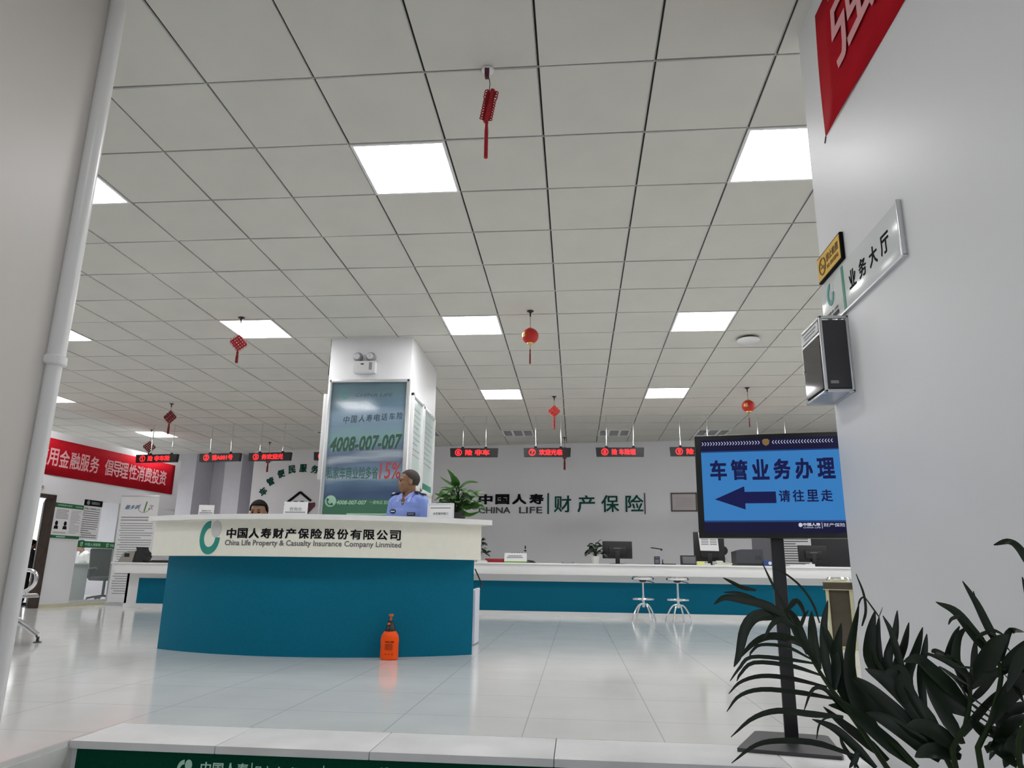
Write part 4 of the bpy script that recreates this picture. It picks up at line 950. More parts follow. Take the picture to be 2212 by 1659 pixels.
b = MB(); b.text('温馨提示', .06, .64, .2, .05, -.008, .001, .01); b.plate(ellipse(-.11, .64, .035, .04, n=16), -.0085, -.008); b.add('header_print', M_inklt, t); b = MB(); b.text('中国人寿财险公告', 0, .535, .36, .035, -.006, .001, .015); lines(b, -.19, .19, .49, .04, 13, .012, -.006, 6); b.add('print', M_inkgrey, t)
t = lthing('glass_band', 'green band with white logos stuck across the office glass', 'glass sticker', -.38, .985, .034)
b = MB(); b.b2((-.47, -.005, 0), (.47, -.001, .112)); b.add('band', mat('glass_band_green', (.004, .14, .03), .4), t); b = MB()
for x in (-.36, .24): logo_c(b, x, .056, .055, -.005, .001); logo_ball(b, x, .056, .055, -.005, .001)
b.text('中国人寿财险', -.10, .056, .36, .055, -.005, .001, .015); b.text('中国人', .38, .056, .15, .055, -.005, .001, .015); b.add('lettering', M_matink, t)
t = lthing('door_plate', 'small silver room plate on the wall above the office door', 'sign', -1.87, 1.885); b = MB(); b.b2((-.12, -.012, 0), (.13, 0, .06), .003); b.add('plate', M_alu, t); b = MB(); b.b2((-.1, -.013, .02), (.1, -.012, .04)); b.add('print', M_inkgrey, t)
# roll-up poster
a = at(269, 1081, 12.15); b_ = at(354, 1084, 12.0)
t = thing('roll_up_banner', 'tall white roll-up banner with small print behind the left counter', 'roll-up banner', (-8.02, 12.38, 0), .0)
w = .74; b = MB(); b.b2((-w/2, 0, .05), (w/2, .006, 1.93), .001); b.add('sheet', M_paper, t); b = MB(); b.b2((-w/2-.02, -.05, 0), (w/2+.02, .06, .05), .01); b.b2((-w/2, -.008, 1.925), (w/2, .012, 1.95), .004); b.add('cassette', M_alu, t)
b = MB(); lines(b, -w*.44, w*.44, 1.55, 1.50, 2, .022, 0, 3, False); lines(b, -w*.44, w*.44, 1.44, .2, 30, .014, 0, 5); b.add('print', M_inklt, t)
b = MB(); b.text('1', .12, 1.745, .055, .19, 0, .001, .03, None, .35); b.add('green_numeral', mat('numeral_green', (.08, .25, .07), .5), t); b = MB(); b.text('最多跑', -.13, 1.735, .30, .08, 0, .001, .02, None, .3); b.add('blue_lettering', mat('banner_blue', (.10, .22, .36), .5), t); b = MB(); b.text('次', .225, 1.735, .1, .1, 0, .001, .0, None, .2); b.tube([(.09+.11*math.cos(q), -.002, 1.725+.085*math.sin(q)) for q in [PI*.7+PI*1.3*k/14 for k in range(15)]], .004, 5); b.add('dark_lettering', M_inkgrey, t)
# devices on the left counter
ZL = .74
p = at(279, 1213, 11.5)
t = thing('card_printer', 'grey and black card printer on the short left counter', 'printer', (p.x, 11.6, ZL), .0)
b = MB(); b.plate([(-.21, 0), (.05, 0), (.08, .19), (-.05, .185), (-.13, .15)], -.1, .12); b.add('grey_body', mat('beige_grey', (.30, .29, .25), .5), t)
b = MB(); b.plate([(.05, 0), (.22, 0), (.26, .10), (.24, .16), (.19, .2), (.17, .255), (.08, .255), (.1, .2), (.08, .18)], -.09, .12); b.add('black_head', M_black, t); b = MB(); b.b2((-.10, -.105, .09), (-.01, -.1, .15), .004); b.add('window', M_black, t)
p = at(338, 1213, 11.5); obj1('keyboard_tray', 'flat black keyboard beside the card printer on the left counter', 'keyboard', MB().box((0, 0, .018), (.50, .2, .03), .006).box((0, .02, .038), (.46, .14, .012), .003), M_black, (p.x+.1, 11.6, ZL)); obj1('form_pad', 'white form pad resting on the keyboard by the card printer', 'paper', MB().box((0, 0, .004), (.20, .15, .008), 0), M_paper, (p.x-.02, 11.6, ZL+.044), .1)
# waiting bench
t = thing('waiting_bench', 'chrome waiting bench with arm loops partly hidden by the left entrance wall', 'bench', (-5.22, 4.36, 0), 0)
def arm(y):
    m = MB(); m.tube(spline([(-.30, y, .62), (.02, y, .625), (.18, y, .63), (.25, y, .60), (.26, y, .53), (.22, y, .47), (.10, y, .41), (-.02, y, .37)], 26), .017, 10); return m.add('armrest', M_chrome, t)
def leg(y):
    m = MB(); m.tube(spline([(-.02, y, .36), (.0, y, .27), (.12, y, .20), (.27, y, .12), (.37, y, .06)], 16), [.035]*6+[.03]*5+[.024]*6, 10); m.tube(spline([(0, y, .27), (-.1, y, .2), (-.25, y, .1), (-.33, y, .05)], 12), .028, 10); m.b2((-.045, y-.03, .22), (.045, y+.03, .38), .012)
    lo = m.add('leg', M_chrome, t); f = MB()
    for x in (.375, -.335): f.lathe([(.035, 0), (.035, .006), (.012, .014), (.012, .05)], (x, y, 0), 14)
    f.add('foot', M_darkgrey, lo)
for y in (.0, 1.9): leg(y); arm(y)
arm(.63); arm(1.27)
b = MB(); b.b2((-.05, -.03, .30), (.03, 1.93, .37), .006); b.add('beam', M_black, t)
for k in range(3):
    y = .05+.63*k; s = MB()
    for q in range(10):
        pass
    s.ribbon([(-.22, y+.27, .42), (0, y+.27, .39), (.2, y+.27, .41), (.33, y+.27, .43), (.37, y+.27, .40)], .52, (0, 0, 1), 0, 14, lambda u: 1); so = s.add('seat', M_alu, t); q = so.modifiers.new('thickness', 'SOLIDIFY'); q.thickness = .01
    s = MB(); s.ribbon([(-.21, y+.27, .42), (-.27, y+.27, .55), (-.33, y+.27, .72), (-.38, y+.27, .86)], .52, (1, 0, .2), 0, 12, lambda u: 1); so = s.add('backrest', M_alu, t); q = so.modifiers.new('thickness', 'SOLIDIFY'); q.thickness = .01

# stools
def stool():
    t = thing('bar_stool', '', 'stool', (0, 0, 0), 0, 'chrome stools before the counter')
    MB().lathe([(.13, .585), (.155, .590), (.165, .605), (.165, .625), (.15, .64), (.0, .645)], n=32).add('seat', M_chrome, t)
    m = MB(); m.cyl((0, 0, .33), (0, 0, .585), .016, n=14); m.cyl((0, 0, .2), (0, 0, .36), .022, n=14); m.add('post', M_chrome, t); MB().lathe([(.03, .555), (.055, .57), (.055, .587)], n=18).add('seat_mount', M_black, t)
    m = MB(); m.tube([(.155*math.cos(a), .155*math.sin(a), .315) for a in [2*PI*k/28 for k in range(28)]], .010, 8, True)
    for k in range(4): m.cyl((.02*math.cos(k*PI/2+.5), .02*math.sin(k*PI/2+.5), .30), (.155*math.cos(k*PI/2+.5), .155*math.sin(k*PI/2+.5), .315), .006, n=8)
    m.add('foot_ring', M_chrome, t)
    for k in range(4):
        a = k*PI/2+.5; c, s = math.cos(a), math.sin(a); l = MB()
        l.tube(spline([(.015*c, .015*s, .25), (.09*c, .09*s, .225), (.16*c, .16*s, .12), (.20*c, .20*s, .012)], 12), .012, 8); l.lathe([(.016, 0), (.016, .018), (.01, .02)], (.20*c, .20*s, 0), 10); l.add('leg', M_chrome, t)
    MB().tube([(.06, -.02, .575), (.11, -.03, .565), (.16, -.05, .55)], .006, 6).add('lift_lever', M_black, t)
    return t
sA = stool(); sA['label'] = 'chrome round stool before the long counter, left of two'; p = fl(1391, 1338); sA.location = (p.x, 10.85, 0)
p = fl(1466, 1341); dup(sA, (p.x*10.78/p.y, 10.75, 0), .55, 'chrome round stool before the long counter, right of two')
sA.location.x = fl(1391, 1338).x*10.85/fl(1391, 1338).y

# litter bin beside the right entrance wall
p = fl(1806, 1378); q = 7.45
t = thing('litter_bin', 'brown and pale gold steel litter bin with ash tray top by the right wall', 'bin', (at(1815, 1300, q).x, q, 0), -.36)
b = MB(); b.b2((-.100, -.100, .02), (.100, .100, .55), .004); b.add('body', M_brown, t)
b = MB()
for sx in (-1, 1):
    for sy in (-1, 1): b.b2((sx*.105-.015, sy*.105-.015, 0), (sx*.105+.015, sy*.105+.015, .56), .003)
b.b2((-.115, -.115, 0), (.115, .115, .03), .003); b.add('corner_trim', M_brass, t)
b = MB(); b.b2((-.138, -.138, .555), (.138, .138, .625), .004); b.add('lid', M_brown, t); b = MB(); b.b2((-.141, -.141, .622), (.141, .141, .632), .002); b.b2((-.141, -.141, .55), (.141, .141, .557), .002); b.add('lid_trim', M_brass, t)
MB().lathe([(.105, .632), (.11, .655), (.095, .672), (.0, .645)], n=28).add('ash_bowl', M_chrome, t)
# small things by the desk
a = fl(1031, 1357); t = tag(MB().box((0, 0, .26), (.05, .3, .50), .01).box((0.02, 0, .51), (.02, .26, .02), .004).add('white_case', mat('translucent_white_plastic', (.75, .76, .85), .4), loc=(-.985, 7.05, 0)), 'flat white plastic case standing just behind the right end of the desk', 'case')
tag(MB().tube(spline([(0, 0, 0), (.03, 0, -.06), (.06, .0, -.13), (.05, .02, -.17)], 10), .006, 7).add('hanging_cable', M_black, loc=(at(1026, 1226, 6.45).x-.0, 6.45, .70)), 'thin black cable hanging at the right end of the desk', 'cable')

# ================================================================== OFFICE INTERIOR
p = at(172, 1262, 13.3)
t = thing('office_desk', 'grey office desk panel seen through the left glass', 'desk', (-9.95, 13.45, 0), .3)
b = MB(); b.b2((-.48, -.02, .0), (.30, .02, .70), .004); b.b2((-.48, .02, 0), (-.44, .6, .70)); b.add('modesty_panel', mat('desk_grey', (.30, .33, .33), .5), t); b = MB(); b.b2((-.52, -.05, .70), (.34, .65, .725), .004); b.add('desk_top', mat('desk_top_grey', (.42, .45, .45), .4), t)
t = thing('office_chair', 'black office chair seen through the left glass', 'chair', (-9.10, 13.28, 0), 1.1)
b = MB(); b.box((0, .2, .72), (.46, .07, .58), .06, Matrix.Rotation(-.15, 4, 'X'), 3); b.add('backrest', M_cloth, t); b = MB(); b.box((0, -.04, .44), (.48, .46, .08), .04, None, 3); b.add('seat', M_cloth, t)
MB().cyl((0, 0, .1), (0, 0, .42), .025).add('gas_column', M_black, t)
for s in (-1, 1): MB().tube([(s*.24, .12, .45), (s*.27, .1, .62), (s*.27, -.12, .64), (s*.25, -.16, .6)], .018, 8).add('armrest', M_black, t)
for k in range(5):
    a = k*2*PI/5; m = MB(); m.tube([(0, 0, .12), (.18*math.cos(a), .18*math.sin(a), .09), (.27*math.cos(a), .27*math.sin(a), .07)], .02, 8); m.ell((.27*math.cos(a), .27*math.sin(a), .03), (.025, .025, .03), None, 10, 8); m.add('leg', M_black, t)

# ================================================================== PEOPLE
def person(label, loc, rz, H=1.70, seated=False, head_yaw=0., vox=.007, skin=M_skin, top=M_shirt, legs=M_navy, hair='crop', hairm=M_hairs, lean=0., zseat=.46, arms=None):
    t = thing('person', label, 'person', loc, rz); s = H/1.70
    dz = (zseat+.06-.90*s) if seated else 0.
    def V(x, y, z): return Vector((x*s, y*s, z*s+dz))
    hip = .90; sh = 1.395; nk = 1.45
    def L(v): # lean the trunk forward about the hips
        p = V(*v); h0 = V(0, 0, hip); q = p-h0; return h0+Matrix.Rotation(lean, 3, 'X') @ q
    hc = L((0, -.012, 1.578)); HR = Matrix.Rotation(head_yaw, 4, 'Z')
    def Hd(v): return hc+(HR @ Vector(v))*s
    B = MB()
    B.ell(Hd((0, .012, .032)), (.077*s, .097*s, .092*s), HR); B.ell(Hd((0, -.02, -.03)), (.066*s, .076*s, .085*s), HR); B.ell(Hd((0, -.055, -.088)), (.034*s, .032*s, .028*s), HR)
    B.cap(Hd((0, -.088, .012)), Hd((0, -.098, -.026)), .009*s, .0135*s); B.ell(Hd((0, -.092, -.031)), (.019*s, .014*s, .010*s), HR)
    B.cap(Hd((-.042, -.080, .026)), Hd((.042, -.080, .026)), .013*s); B.cap(Hd((-.019, -.090, -.062)), Hd((.019, -.090, -.062)), .009*s); B.cap(Hd((-.016, -.088, -.073)), Hd((.016, -.088, -.073)), .008*s)
    for e in (-1, 1):
        B.ell(Hd((e*.078, .012, -.008)), (.011*s, .021*s, .034*s), HR); B.ell(Hd((e*.045, -.066, -.02)), (.026*s, .022*s, .024*s), HR)
    B.cap(L((0, .012, 1.40)), Hd((0, .02, -.06)), .056*s, .054*s)
    # trunk and limbs
    for z, rx, ry in ((.92, .155, .105), (1.02, .145, .098), (1.14, .150, .105), (1.26, .165, .112), (1.35, .165, .100)): B.ell(L((0, 0, z)), (rx*s, ry*s, .10*s))
    B.cap(L((-.13, 0, 1.385)), L((.13, 0, 1.385)), .050*s)
    Aj = {}
    for e in (-1, 1):
        S_ = L((e*.172, 0, 1.375))
        if arms: E_, W_ = (Vector(q)*s+Vector((0, 0, dz)) for q in arms[e])
        elif seated: E_, W_ = L((e*.235, -.03, 1.12)), L((e*.17, -.25, 1.05))
        else: E_, W_ = L((e*.235, .015, 1.11)), L((e*.25, -.06, .875))
        Aj[e] = (S_, E_, W_)
        B.cap(S_+(L((0, 0, 1.3))-S_)*.10, E_+(L((0, 0, 1.1))-E_)*.06, .038*s, .036*s); B.cap(E_+(L((0, 0, 1.1))-E_)*.06, E_, .036*s, .038*s); B.cap(E_, W_, .038*s, .027*s)
        d = (W_-E_).normalized(); sd = d.orthogonal().normalized(); sd = (Vector((1, 0, 0))-d*d.x).normalized() if abs(d.x) < .9 else sd
        nn = d.cross(sd); P_ = W_+d*.045*s; B.cap(W_, P_+d*.03*s, .024*s, .028*s)
        for f, (o, ln_) in enumerate(((-.027, .062), (-.009, .075), (.009, .070), (.026, .055))):
            a0 = P_+d*.035*s+sd*o*s; a1 = a0+(d*.6+nn*.12)*ln_*.6*s*1.3; a2 = a1+(d*.45+nn*.35*e)*ln_*.45*s
            B.cap(a0, a1, .009*s, .0085*s, 8); B.cap(a1, a2, .0085*s, .0075*s, 8)
        th = W_+d*.02*s-sd*.024*s; B.cap(th, th+(d*.7-sd*.7).normalized()*.05*s, .011*s, .009*s, 8)
    Lj = {}
    for e in (-1, 1):
        h = V(e*.092, 0, hip)
        if seated: k = h+Vector((e*.03, -.42*s, .0)); an = Vector((k.x, k.y+.03, .085*s))
        else: k = V(e*.10, -.02, .49); an = V(e*.105, .015, .085)
        Lj[e] = (h, k, an)
        B.cap(h, k, .083*s, .056*s); B.cap(k, an, .053*s, .036*s); B.cap(an+Vector((0, .02, -.04*s)), an+Vector((0, -.14*s, -.052*s)), .034*s, .030*s)
    remesh(B, 'body', skin, t, vox)
    # shirt
    K = MB(); q = .014
    for z, rx, ry in ((.93, .158, .108), (1.02, .150, .102), (1.14, .156, .110), (1.26, .170, .116), (1.34, .168, .103)): K.ell(L((0, 0, z)), ((rx+q)*s, (ry+q)*s, .105*s))
    K.cap(L((-.135, .0, 1.385)), L((.135, .0, 1.385)), .068*s); K.cap(L((-.07, .015, 1.415)), L((.07, .015, 1.415)), .055*s)
    for e in (-1, 1):
        S_, E_, W_ = Aj[e]; K.cap(S_+(L((0, 0, 1.3))-S_)*.06, E_+(L((0, 0, 1.1))-E_)*.08, .063*s, .054*s)
        if hair != 'crop': K.cap(E_, W_.lerp(E_, .08), .054*s, .040*s)
    so = remesh(K, 'shirt', top, t, vox*1.1, 6)
    if hair == 'crop':                        # open collar
        bm = bmesh.new(); bm.from_mesh(so.data); c0 = L((0, 0, 1.335))
        bmesh.ops.delete(bm, geom=[v for v in bm.verts if v.co.y < -.02 and (v.co.z-c0.z) > abs(v.co.x)*2.4/1.0], context='VERTS')
        bm.to_mesh(so.data); bm.free()
    # trousers and shoes
    K = MB(); K.ell(V(0, 0, .93), (.172*s, .125*s, .09*s))
    for e in (-1, 1):
        h, k, an = Lj[e]; K.cap(h, k, .098*s, .072*s); K.cap(k, an+Vector((0, 0, .02)), .070*s, .056*s)
    remesh(K, 'trousers', legs, t, .012, 5)
    K = MB()
    for e in (-1, 1):
        an = Lj[e][2]; K.cap(an+Vector((0, .03*s, -.042*s)), an+Vector((0, -.15*s, -.05*s)), .042*s, .034*s); K.b2((an.x-.04*s, an.y-.18*s, 0), (an.x+.04*s, an.y+.07*s, .012))
    K.add('shoes', M_black, t)
    # hair
    hb = bmesh.new(); bmesh.ops.create_uvsphere(hb, u_segments=72, v_segments=48, radius=1)
    th = .005 if hair == 'crop' else .016
    for v in list(hb.verts):
        x, y, z = v.co; lim = (-.60 if hair != 'crop' else -.55) if y > .1 else (-.1 if y > -.25 else (.48 if hair == 'crop' else .42))
        if y > .1 and hair == 'long': lim = -1
        if hair == 'crop': lim = .52 if y < -.62 else (.52-(y+.62)*1.15 if y < -.2 else max(-.62, .037-(y+.2)*(.7 if y < .12 else 2.0)))
        if z < lim: hb.verts.remove(v)
    K = MB(); K.bm.free(); K.bm = hb
    jit = random.Random(4)
    for v in hb.verts:
        x, y, z = v.co; k = 1+jit.uniform(0, .015)
        v.co = Hd((x*(.077+th)*k, .012+y*(.097+th)*k, .030+z*(.094+th)*k))
    ho = K.add('hair', hairm, t); so_ = ho.modifiers.new('thickness', 'SOLIDIFY'); so_.thickness = .012; so_.offset = -1
    if hair == 'long':
        K = MB(); K.cap(Hd((0, .09, -.02)), Hd((0, .11, -.16)), .05*s, .03*s); K.add('ponytail', hairm, t)
    # eyes and brows
    K = MB()
    for e in (-1, 1): K.ell(Hd((e*.032, -.084, .002)), (.012*s, .008*s, .006*s), HR, 12, 8)
    K.add('eyes', M_ink, t)
    K = MB()
    for e in (-1, 1): K.tube([Hd((e*.018, -.094, .024)), Hd((e*.035, -.092, .029)), Hd((e*.052, -.080, .024))], [.003, .004, .002], 6)
    K.add('eyebrows', M_hair, t)
    return t, so, L, Hd, s
# guard behind the desk
gy = 6.78; gp = at(884, 1016, gy)
GH = gp.z
t, so, L, Hd, s = person('standing guard in light blue uniform shirt behind the desk, looking left', (at(882, 1085, gy).x, gy, 0), -.28, GH, False, -.95, .006)
K = MB()
for e in (-1, 1):
    a, b_, c = L((e*.062, -.02, 1.475)), L((e*.045, -.085, 1.43)), L((e*.085, -.105, 1.375))
    K.tube([L((0, .062, 1.475)), L((e*.048, .035, 1.478)), L((e*.064, -.01, 1.465)), L((e*.05, -.06, 1.44)), L((e*.018, -.105, 1.395))], [.013, .015, .016, .016, .008], 8)
    K.ribbon([L((e*.066, -.01, 1.468)), L((e*.062, -.07, 1.432)), L((e*.066, -.115, 1.365))], .06*s, (0, -1, .3), .1, 8, lambda u: 1-.6*u)
ko = K.add('collar', mat('collar_blue', (.36, .44, .88), .75), t)
for e in (-1, 1):
    K = MB(); K.box(L((e*.135, .0, 1.462)), (.115*s, .06*s, .016), .004, Matrix.Rotation(e*.28, 4, 'Y')); k_ = K.add('epaulette', M_navy, t); K = MB(); K.ell(L((e*.165, -.012, 1.464)), (.018, .018, .012)); K.add('epaulette_badge', M_whitepl, k_)
K = MB(); K.box(L((.105, -.118, 1.245)), (.085*s, .012, .032*s), .003, rotz(.2)); k_ = K.add('name_patch', M_navy, t); K = MB(); K.box(L((.105, -.125, 1.245)), (.065*s, .004, .010*s), 0, rotz(.2)); K.add('patch_print', M_inklt, k_)
K = MB(); K.lathe([(.030*s, 0), (.030*s, .006), (0, .008)], L((-.105, -.112, 1.275)), 20, Matrix.Rotation(PI/2, 4, 'X') @ Matrix.Diagonal((1.2, .75, 1, 1))); k_ = K.add('round_badge', M_navy, t); K = MB(); K.box(L((-.105, -.121, 1.275)), (.045*s, .004, .012*s), .002); K.add('badge_print', M_whitepl, k_)
K = MB()
for z in (1.36, 1.29, 1.21): K.lathe([(.006, 0), (.006, .004), (0, .005)], L((0, -.118, z)), 10, Matrix.Rotation(PI/2, 4, 'X'))
K.add('buttons', M_whitepl, t)
# seated clerk, only the top of the head above the desk
cy_ = 6.95; cp = at(561, 1083, cy_)
person('seated clerk with black hair, only forehead and hair showing above the reception desk', (cp.x, cy_, 0), .12, 1.66, True, 0, .009, M_skin, M_navy, M_navy, 'long', M_hair, 0, cp.z-.80*1.66/1.7-.06-.0)
zs = cp.z-.80*1.66/1.7-.06
t = thing('desk_stool', 'swivel stool hidden behind the reception desk under the seated clerk', 'stool', (cp.x, cy_, 0))
MB().lathe([(.16, zs-.07), (.18, zs-.06), (.18, zs-.045), (0, zs-.04)], n=20).add('seat', M_cloth, t); MB().cyl((0, 0, .03), (0, 0, zs-.06), .03).add('post', M_chrome, t); MB().lathe([(.2, 0), (.2, .02), (.04, .04)], n=20).add('foot', M_chrome, t)
# person at the office door, and one behind the glass
dp = at(68, 1166, 11.7)
person('person in black with yellow collar standing in the far left office doorway, seen from behind', (dp.x-.02, 11.7, 0), PI-.4, dp.z, False, 0, .012, M_skinl, M_cloth, M_cloth, 'longish', M_hair, .1)
gp2 = at(205, 1186, 13.25)
person('person in white shirt bending over behind the left office glass', (-10.0, 14.1, 0), -.5, 1.55, True, -.3, .012, M_skinl, M_whitecl, M_navy, 'longish', M_hair, .45, .45)

# ================================================================== PALM BEFORE THE RIGHT WALL
PB = Vector((.86, 1.13, -.75))
t = thing('potted_palm', 'dark green palm with long narrow leaflets at the lower right by the entrance wall', 'palm', PB)
MB().lathe([(.12, 0), (.13, .004), (.165, .34), (.18, .345), (.18, .38), (.155, .38), (.15, .33)], n=28).add('pot', M_pot, t)
MB().lathe([(.15, .335), (0, .345)], n=20).add('soil', M_soil, t)
def zp(x, y, off=0.):      # survey position in the lower right of the photo -> local point of the palm
    px, py = 1500+x/3.107, 1140+y/3.107
    Y = 1.30-.235*(px-1560)/650+off
    return at(px, py, Y)-PB
base = Vector((0, 0, .34))
FR = [
 # (rachis, [(leaflet points, width)...])
 ([(1075, 1290), (930, 1100), (800, 900), (690, 690), (600, 545)], .0,
  [([(690, 690), (600, 520), (520, 370), (455, 235)], 16), ([(690, 690), (560, 590), (440, 500), (300, 440), (195, 433)], 34), ([(640, 610), (480, 520), (330, 485), (205, 468), (130, 515)], 56),
   ([(650, 620), (500, 585), (400, 600), (335, 690), (300, 850), (265, 935)], 78), ([(700, 700), (600, 620), (530, 640), (465, 745)], 40), ([(740, 800), (640, 745), (500, 728), (390, 780), (290, 890)], 50),
   ([(780, 880), (620, 800), (450, 785), (385, 830), (370, 865)], 20), ([(800, 910), (600, 880), (380, 868), (300, 945), (240, 1028)], 22), ([(850, 990), (640, 925), (400, 905), (310, 980), (285, 1030)], 24),
   ([(890, 1070), (640, 1010), (450, 995), (310, 1035), (230, 1115)], 26), ([(950, 1150), (700, 1105), (450, 1085), (300, 1130), (217, 1235)], 28), ([(1000, 1270), (780, 1250), (560, 1228), (390, 1280), (245, 1405)], 36),
   ([(1075, 1290), (960, 1170), (870, 1080), (790, 1090), (735, 1230)], 26),
   ([(620, 560), (680, 490), (720, 530), (745, 600)], 34), ([(690, 690), (720, 640), (740, 590), (765, 555)], 22),
   ([(760, 850), (720, 720), (670, 600), (620, 535)], 58), ([(840, 950), (800, 780), (790, 660), (785, 560)], 62), ([(920, 1080), (875, 850), (870, 650), (895, 488)], 52), ([(820, 900), (700, 740), (640, 640)], 44),
   ([(840, 640), (800, 520), (720, 400), (610, 308), (530, 272)], 14), ([(940, 1090), (950, 900), (900, 740), (860, 640)], 60), ([(415, 420), (320, 400), (250, 365), (192, 335)], 30)]),
 ([(1500, 1640), (1250, 1380), (1060, 1180), (960, 1095)], .02,
  [([(1500, 1612), (1250, 1400), (1080, 1250), (920, 1120)], 90), ([(1300, 1560), (1120, 1410), (980, 1300), (865, 1200)], 66), ([(1220, 1612), (1050, 1440), (930, 1340), (790, 1285)], 54), ([(1100, 1540), (820, 1445), (560, 1430), (400, 1465), (250, 1580)], 34),
   ([(1250, 1400), (1100, 1180), (1040, 900), (1105, 505)], 96), ([(1180, 1330), (1010, 1100), (960, 850), (985, 640)], 84), ([(1350, 1500), (1160, 1300), (1000, 1210), (900, 1190)], 60), ([(1100, 1612), (1010, 1480), (975, 1400)], 30), ([(1075, 1612), (1100, 1500), (1060, 1580), (1040, 1612)], 24), ([(920, 1270), (870, 1285), (835, 1330), (820, 1420)], 16)]),
 ([(1740, 1640), (1600, 1380), (1400, 1120), (1250, 960), (1180, 800)], -.03,
  [([(1650, 1500), (1400, 1280), (1200, 1100), (1075, 1000)], 96), ([(1700, 1500), (1480, 1200), (1300, 1030), (1145, 945)], 110), ([(1320, 1050), (1190, 900), (1180, 740), (1212, 555)], 82), ([(1400, 1130), (1260, 950), (1230, 760), (1240, 590)], 50),
   ([(1400, 1130), (1300, 900), (1345, 720), (1362, 555)], 48), ([(1450, 1180), (1360, 960), (1410, 780), (1440, 635)], 52), ([(1500, 1250), (1430, 1020), (1490, 820), (1532, 668)], 56), ([(1560, 1330), (1520, 1000), (1545, 830), (1560, 712)], 40),
   ([(1620, 1400), (1480, 1150), (1400, 980), (1330, 720), (1265, 590)], 46), ([(1500, 1240), (1420, 1100), (1380, 960), (1260, 985)], 90), ([(1125, 660), (1150, 560), (1135, 440), (1085, 310)], 12), ([(1240, 600), (1190, 530), (1140, 460)], 8), ([(1100, 520), (1115, 480), (1140, 460)], 8), ([(1235, 610), (1250, 570), (1265, 530)], 16), ([(1600, 1400), (1350, 1300), (1180, 1180), (1060, 1010)], 80), ([(1650, 1560), (1450, 1400), (1280, 1290), (1150, 1240)], 90)]),
 ([(1760, 1640), (1820, 1330), (1850, 1100), (1780, 900), (1560, 850)], -.05,
  [([(1840, 1200), (1700, 1050), (1600, 960), (1500, 880), (1400, 900)], 90), ([(1830, 1250), (1700, 1150), (1580, 1000), (1530, 900)], 100), ([(1850, 1120), (1790, 980), (1755, 880), (1770, 740), (1825, 665)], 60), ([(1760, 900), (1690, 870), (1620, 830), (1590, 835)], 40), ([(1850, 1120), (1840, 1000), (1700, 900), (1530, 830)], 40), ([(1760, 940), (1700, 880), (1740, 740), (1780, 660)], 34),
   ([(1800, 1450), (1680, 1250), (1600, 1100), (1560, 960)], 96), ([(1860, 1080), (1880, 950), (1880, 850), (1890, 735)], 46), ([(1800, 1400), (1900, 1260), (2020, 1130), (2120, 1060)], 40), ([(1860, 1080), (1960, 1010), (2090, 960), (2200, 900)], 30), ([(1780, 1500), (1640, 1380), (1520, 1330), (1420, 1330)], 100), ([(1790, 1540), (1660, 1500), (1560, 1500), (1480, 1540)], 90), ([(1840, 1180), (1940, 1080), (2000, 1010), (2100, 880)], 34)]+[([(1640+20*k, 930+14*k), (1730+16*k, 985+22*k), (1845, 1060+34*k)], 11) for k in range(5)]+[([(1850, 1130+45*k), (1930, 1190+45*k), (2010, 1250+40*k)], 13) for k in range(5)]),
 ([(1930, 1640), (1990, 1300), (2060, 1000), (2000, 830), (1830, 640)], -.07,
  [([(2000, 870), (1860, 690), (1750, 560), (1620, 498)], 58), ([(2040, 800), (1960, 640), (1890, 500), (1800, 358)], 40), ([(2020, 780), (1960, 650), (1910, 560), (1872, 425)], 18), ([(1850, 660), (1790, 600), (1730, 610), (1705, 650)], 18), ([(1900, 1020), (1960, 900), (2030, 780), (2110, 715)], 96), ([(2060, 900), (2100, 720), (2140, 690), (2212, 700)], 34), ([(2060, 980), (2120, 880), (2212, 790), (2280, 740)], 44),
   ([(2010, 1250), (2110, 1080), (2190, 950), (2240, 850)], 50), ([(1990, 1300), (2100, 1240), (2212, 1200), (2320, 1190)], 60), ([(1980, 1350), (2080, 1400), (2180, 1440), (2260, 1560)], 92), ([(1960, 1450), (2060, 1500), (2160, 1612)], 92), ([(2080, 980), (2140, 1040), (2212, 1180)], 50), ([(1950, 700), (2010, 690), (2080, 720)], 18), ([(1890, 740), (1960, 705), (2040, 740), (2120, 830)], 16), ([(2000, 1250), (2080, 1300), (2160, 1400), (2200, 1500)], 92), ([(1970, 1400), (1900, 1340), (1850, 1300)], 50), ([(2060, 940), (1960, 960), (1850, 940), (1760, 930)], 14)]),
 ([(2200, 1640), (2260, 1200), (2320, 700), (2290, 330)], -.09,
  [([(2290, 330), (2190, 150), (2110, 92), (2008, 116)], 42), ([(2300, 600), (2250, 500), (2200, 330)], 30), ([(2280, 1000), (2190, 1050), (2080, 1180), (1990, 1330)], 90), ([(2260, 1250), (2150, 1300), (2050, 1420), (1980, 1560)], 92), ([(2240, 1400), (2140, 1480), (2080, 1612)], 92), ([(2290, 800), (2212, 850), (2150, 960), (2100, 1100)], 60)]),
]
pxm = 1.25/1515*1.12/3.107
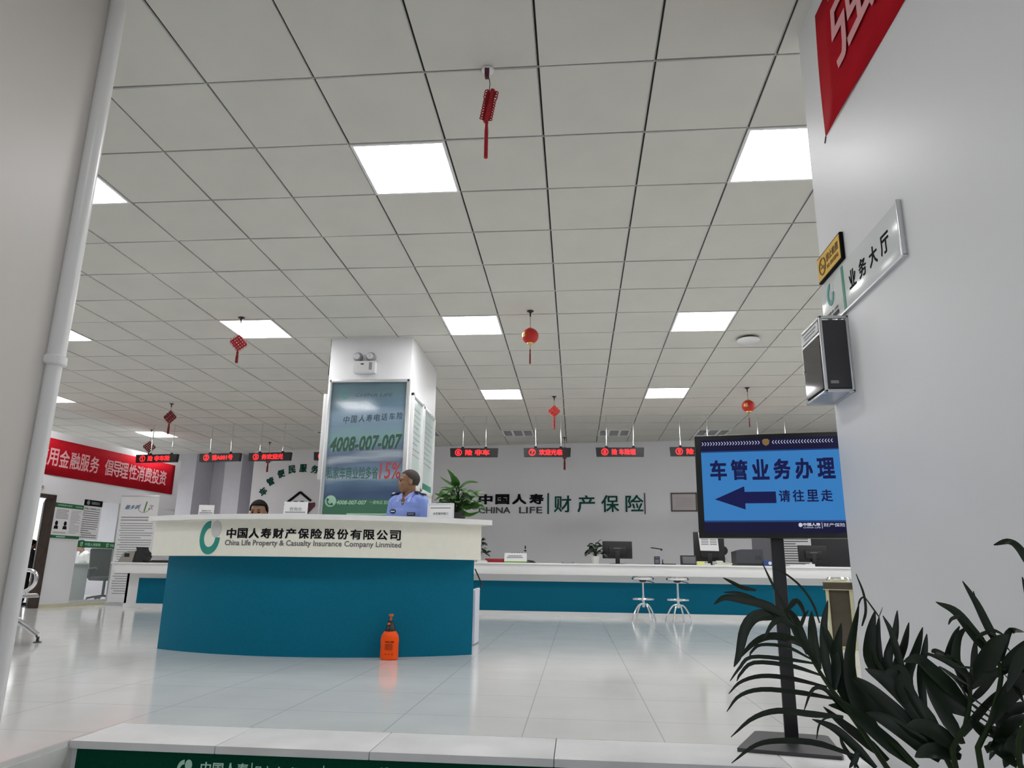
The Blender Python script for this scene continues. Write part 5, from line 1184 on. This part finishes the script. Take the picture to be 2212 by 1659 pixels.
for rach, off, lfs in FR:
    S = MB(); pts = [zp(x, y, off) for x, y in rach]
    b0 = base+Vector((random.uniform(-.05, .05), random.uniform(-.05, .05), 0)); S.tube(spline([b0.lerp(pts[0], q/4)+Vector((0, 0, .05*math.sin(PI*q/4))) for q in range(4)]+pts, 24), [.0062-.0045*k/24 for k in range(25)], 7)
    so = S.add('frond', M_leafst, t)
    Lf = MB()
    for q, (lp, w) in enumerate(lfs):
        d = random.uniform(-.035, .035)
        n_ = len(lp); P_ = [zp(x, y, off+d*(k/(n_-1))) for k, (x, y) in enumerate(lp)]
        Lf.ribbon(P_, w*pxm*.82, Vector((random.uniform(-.3, .3), -1, random.uniform(.0, .5))), .3, 14)
    Lf.add('leaflets', M_leaf, so)
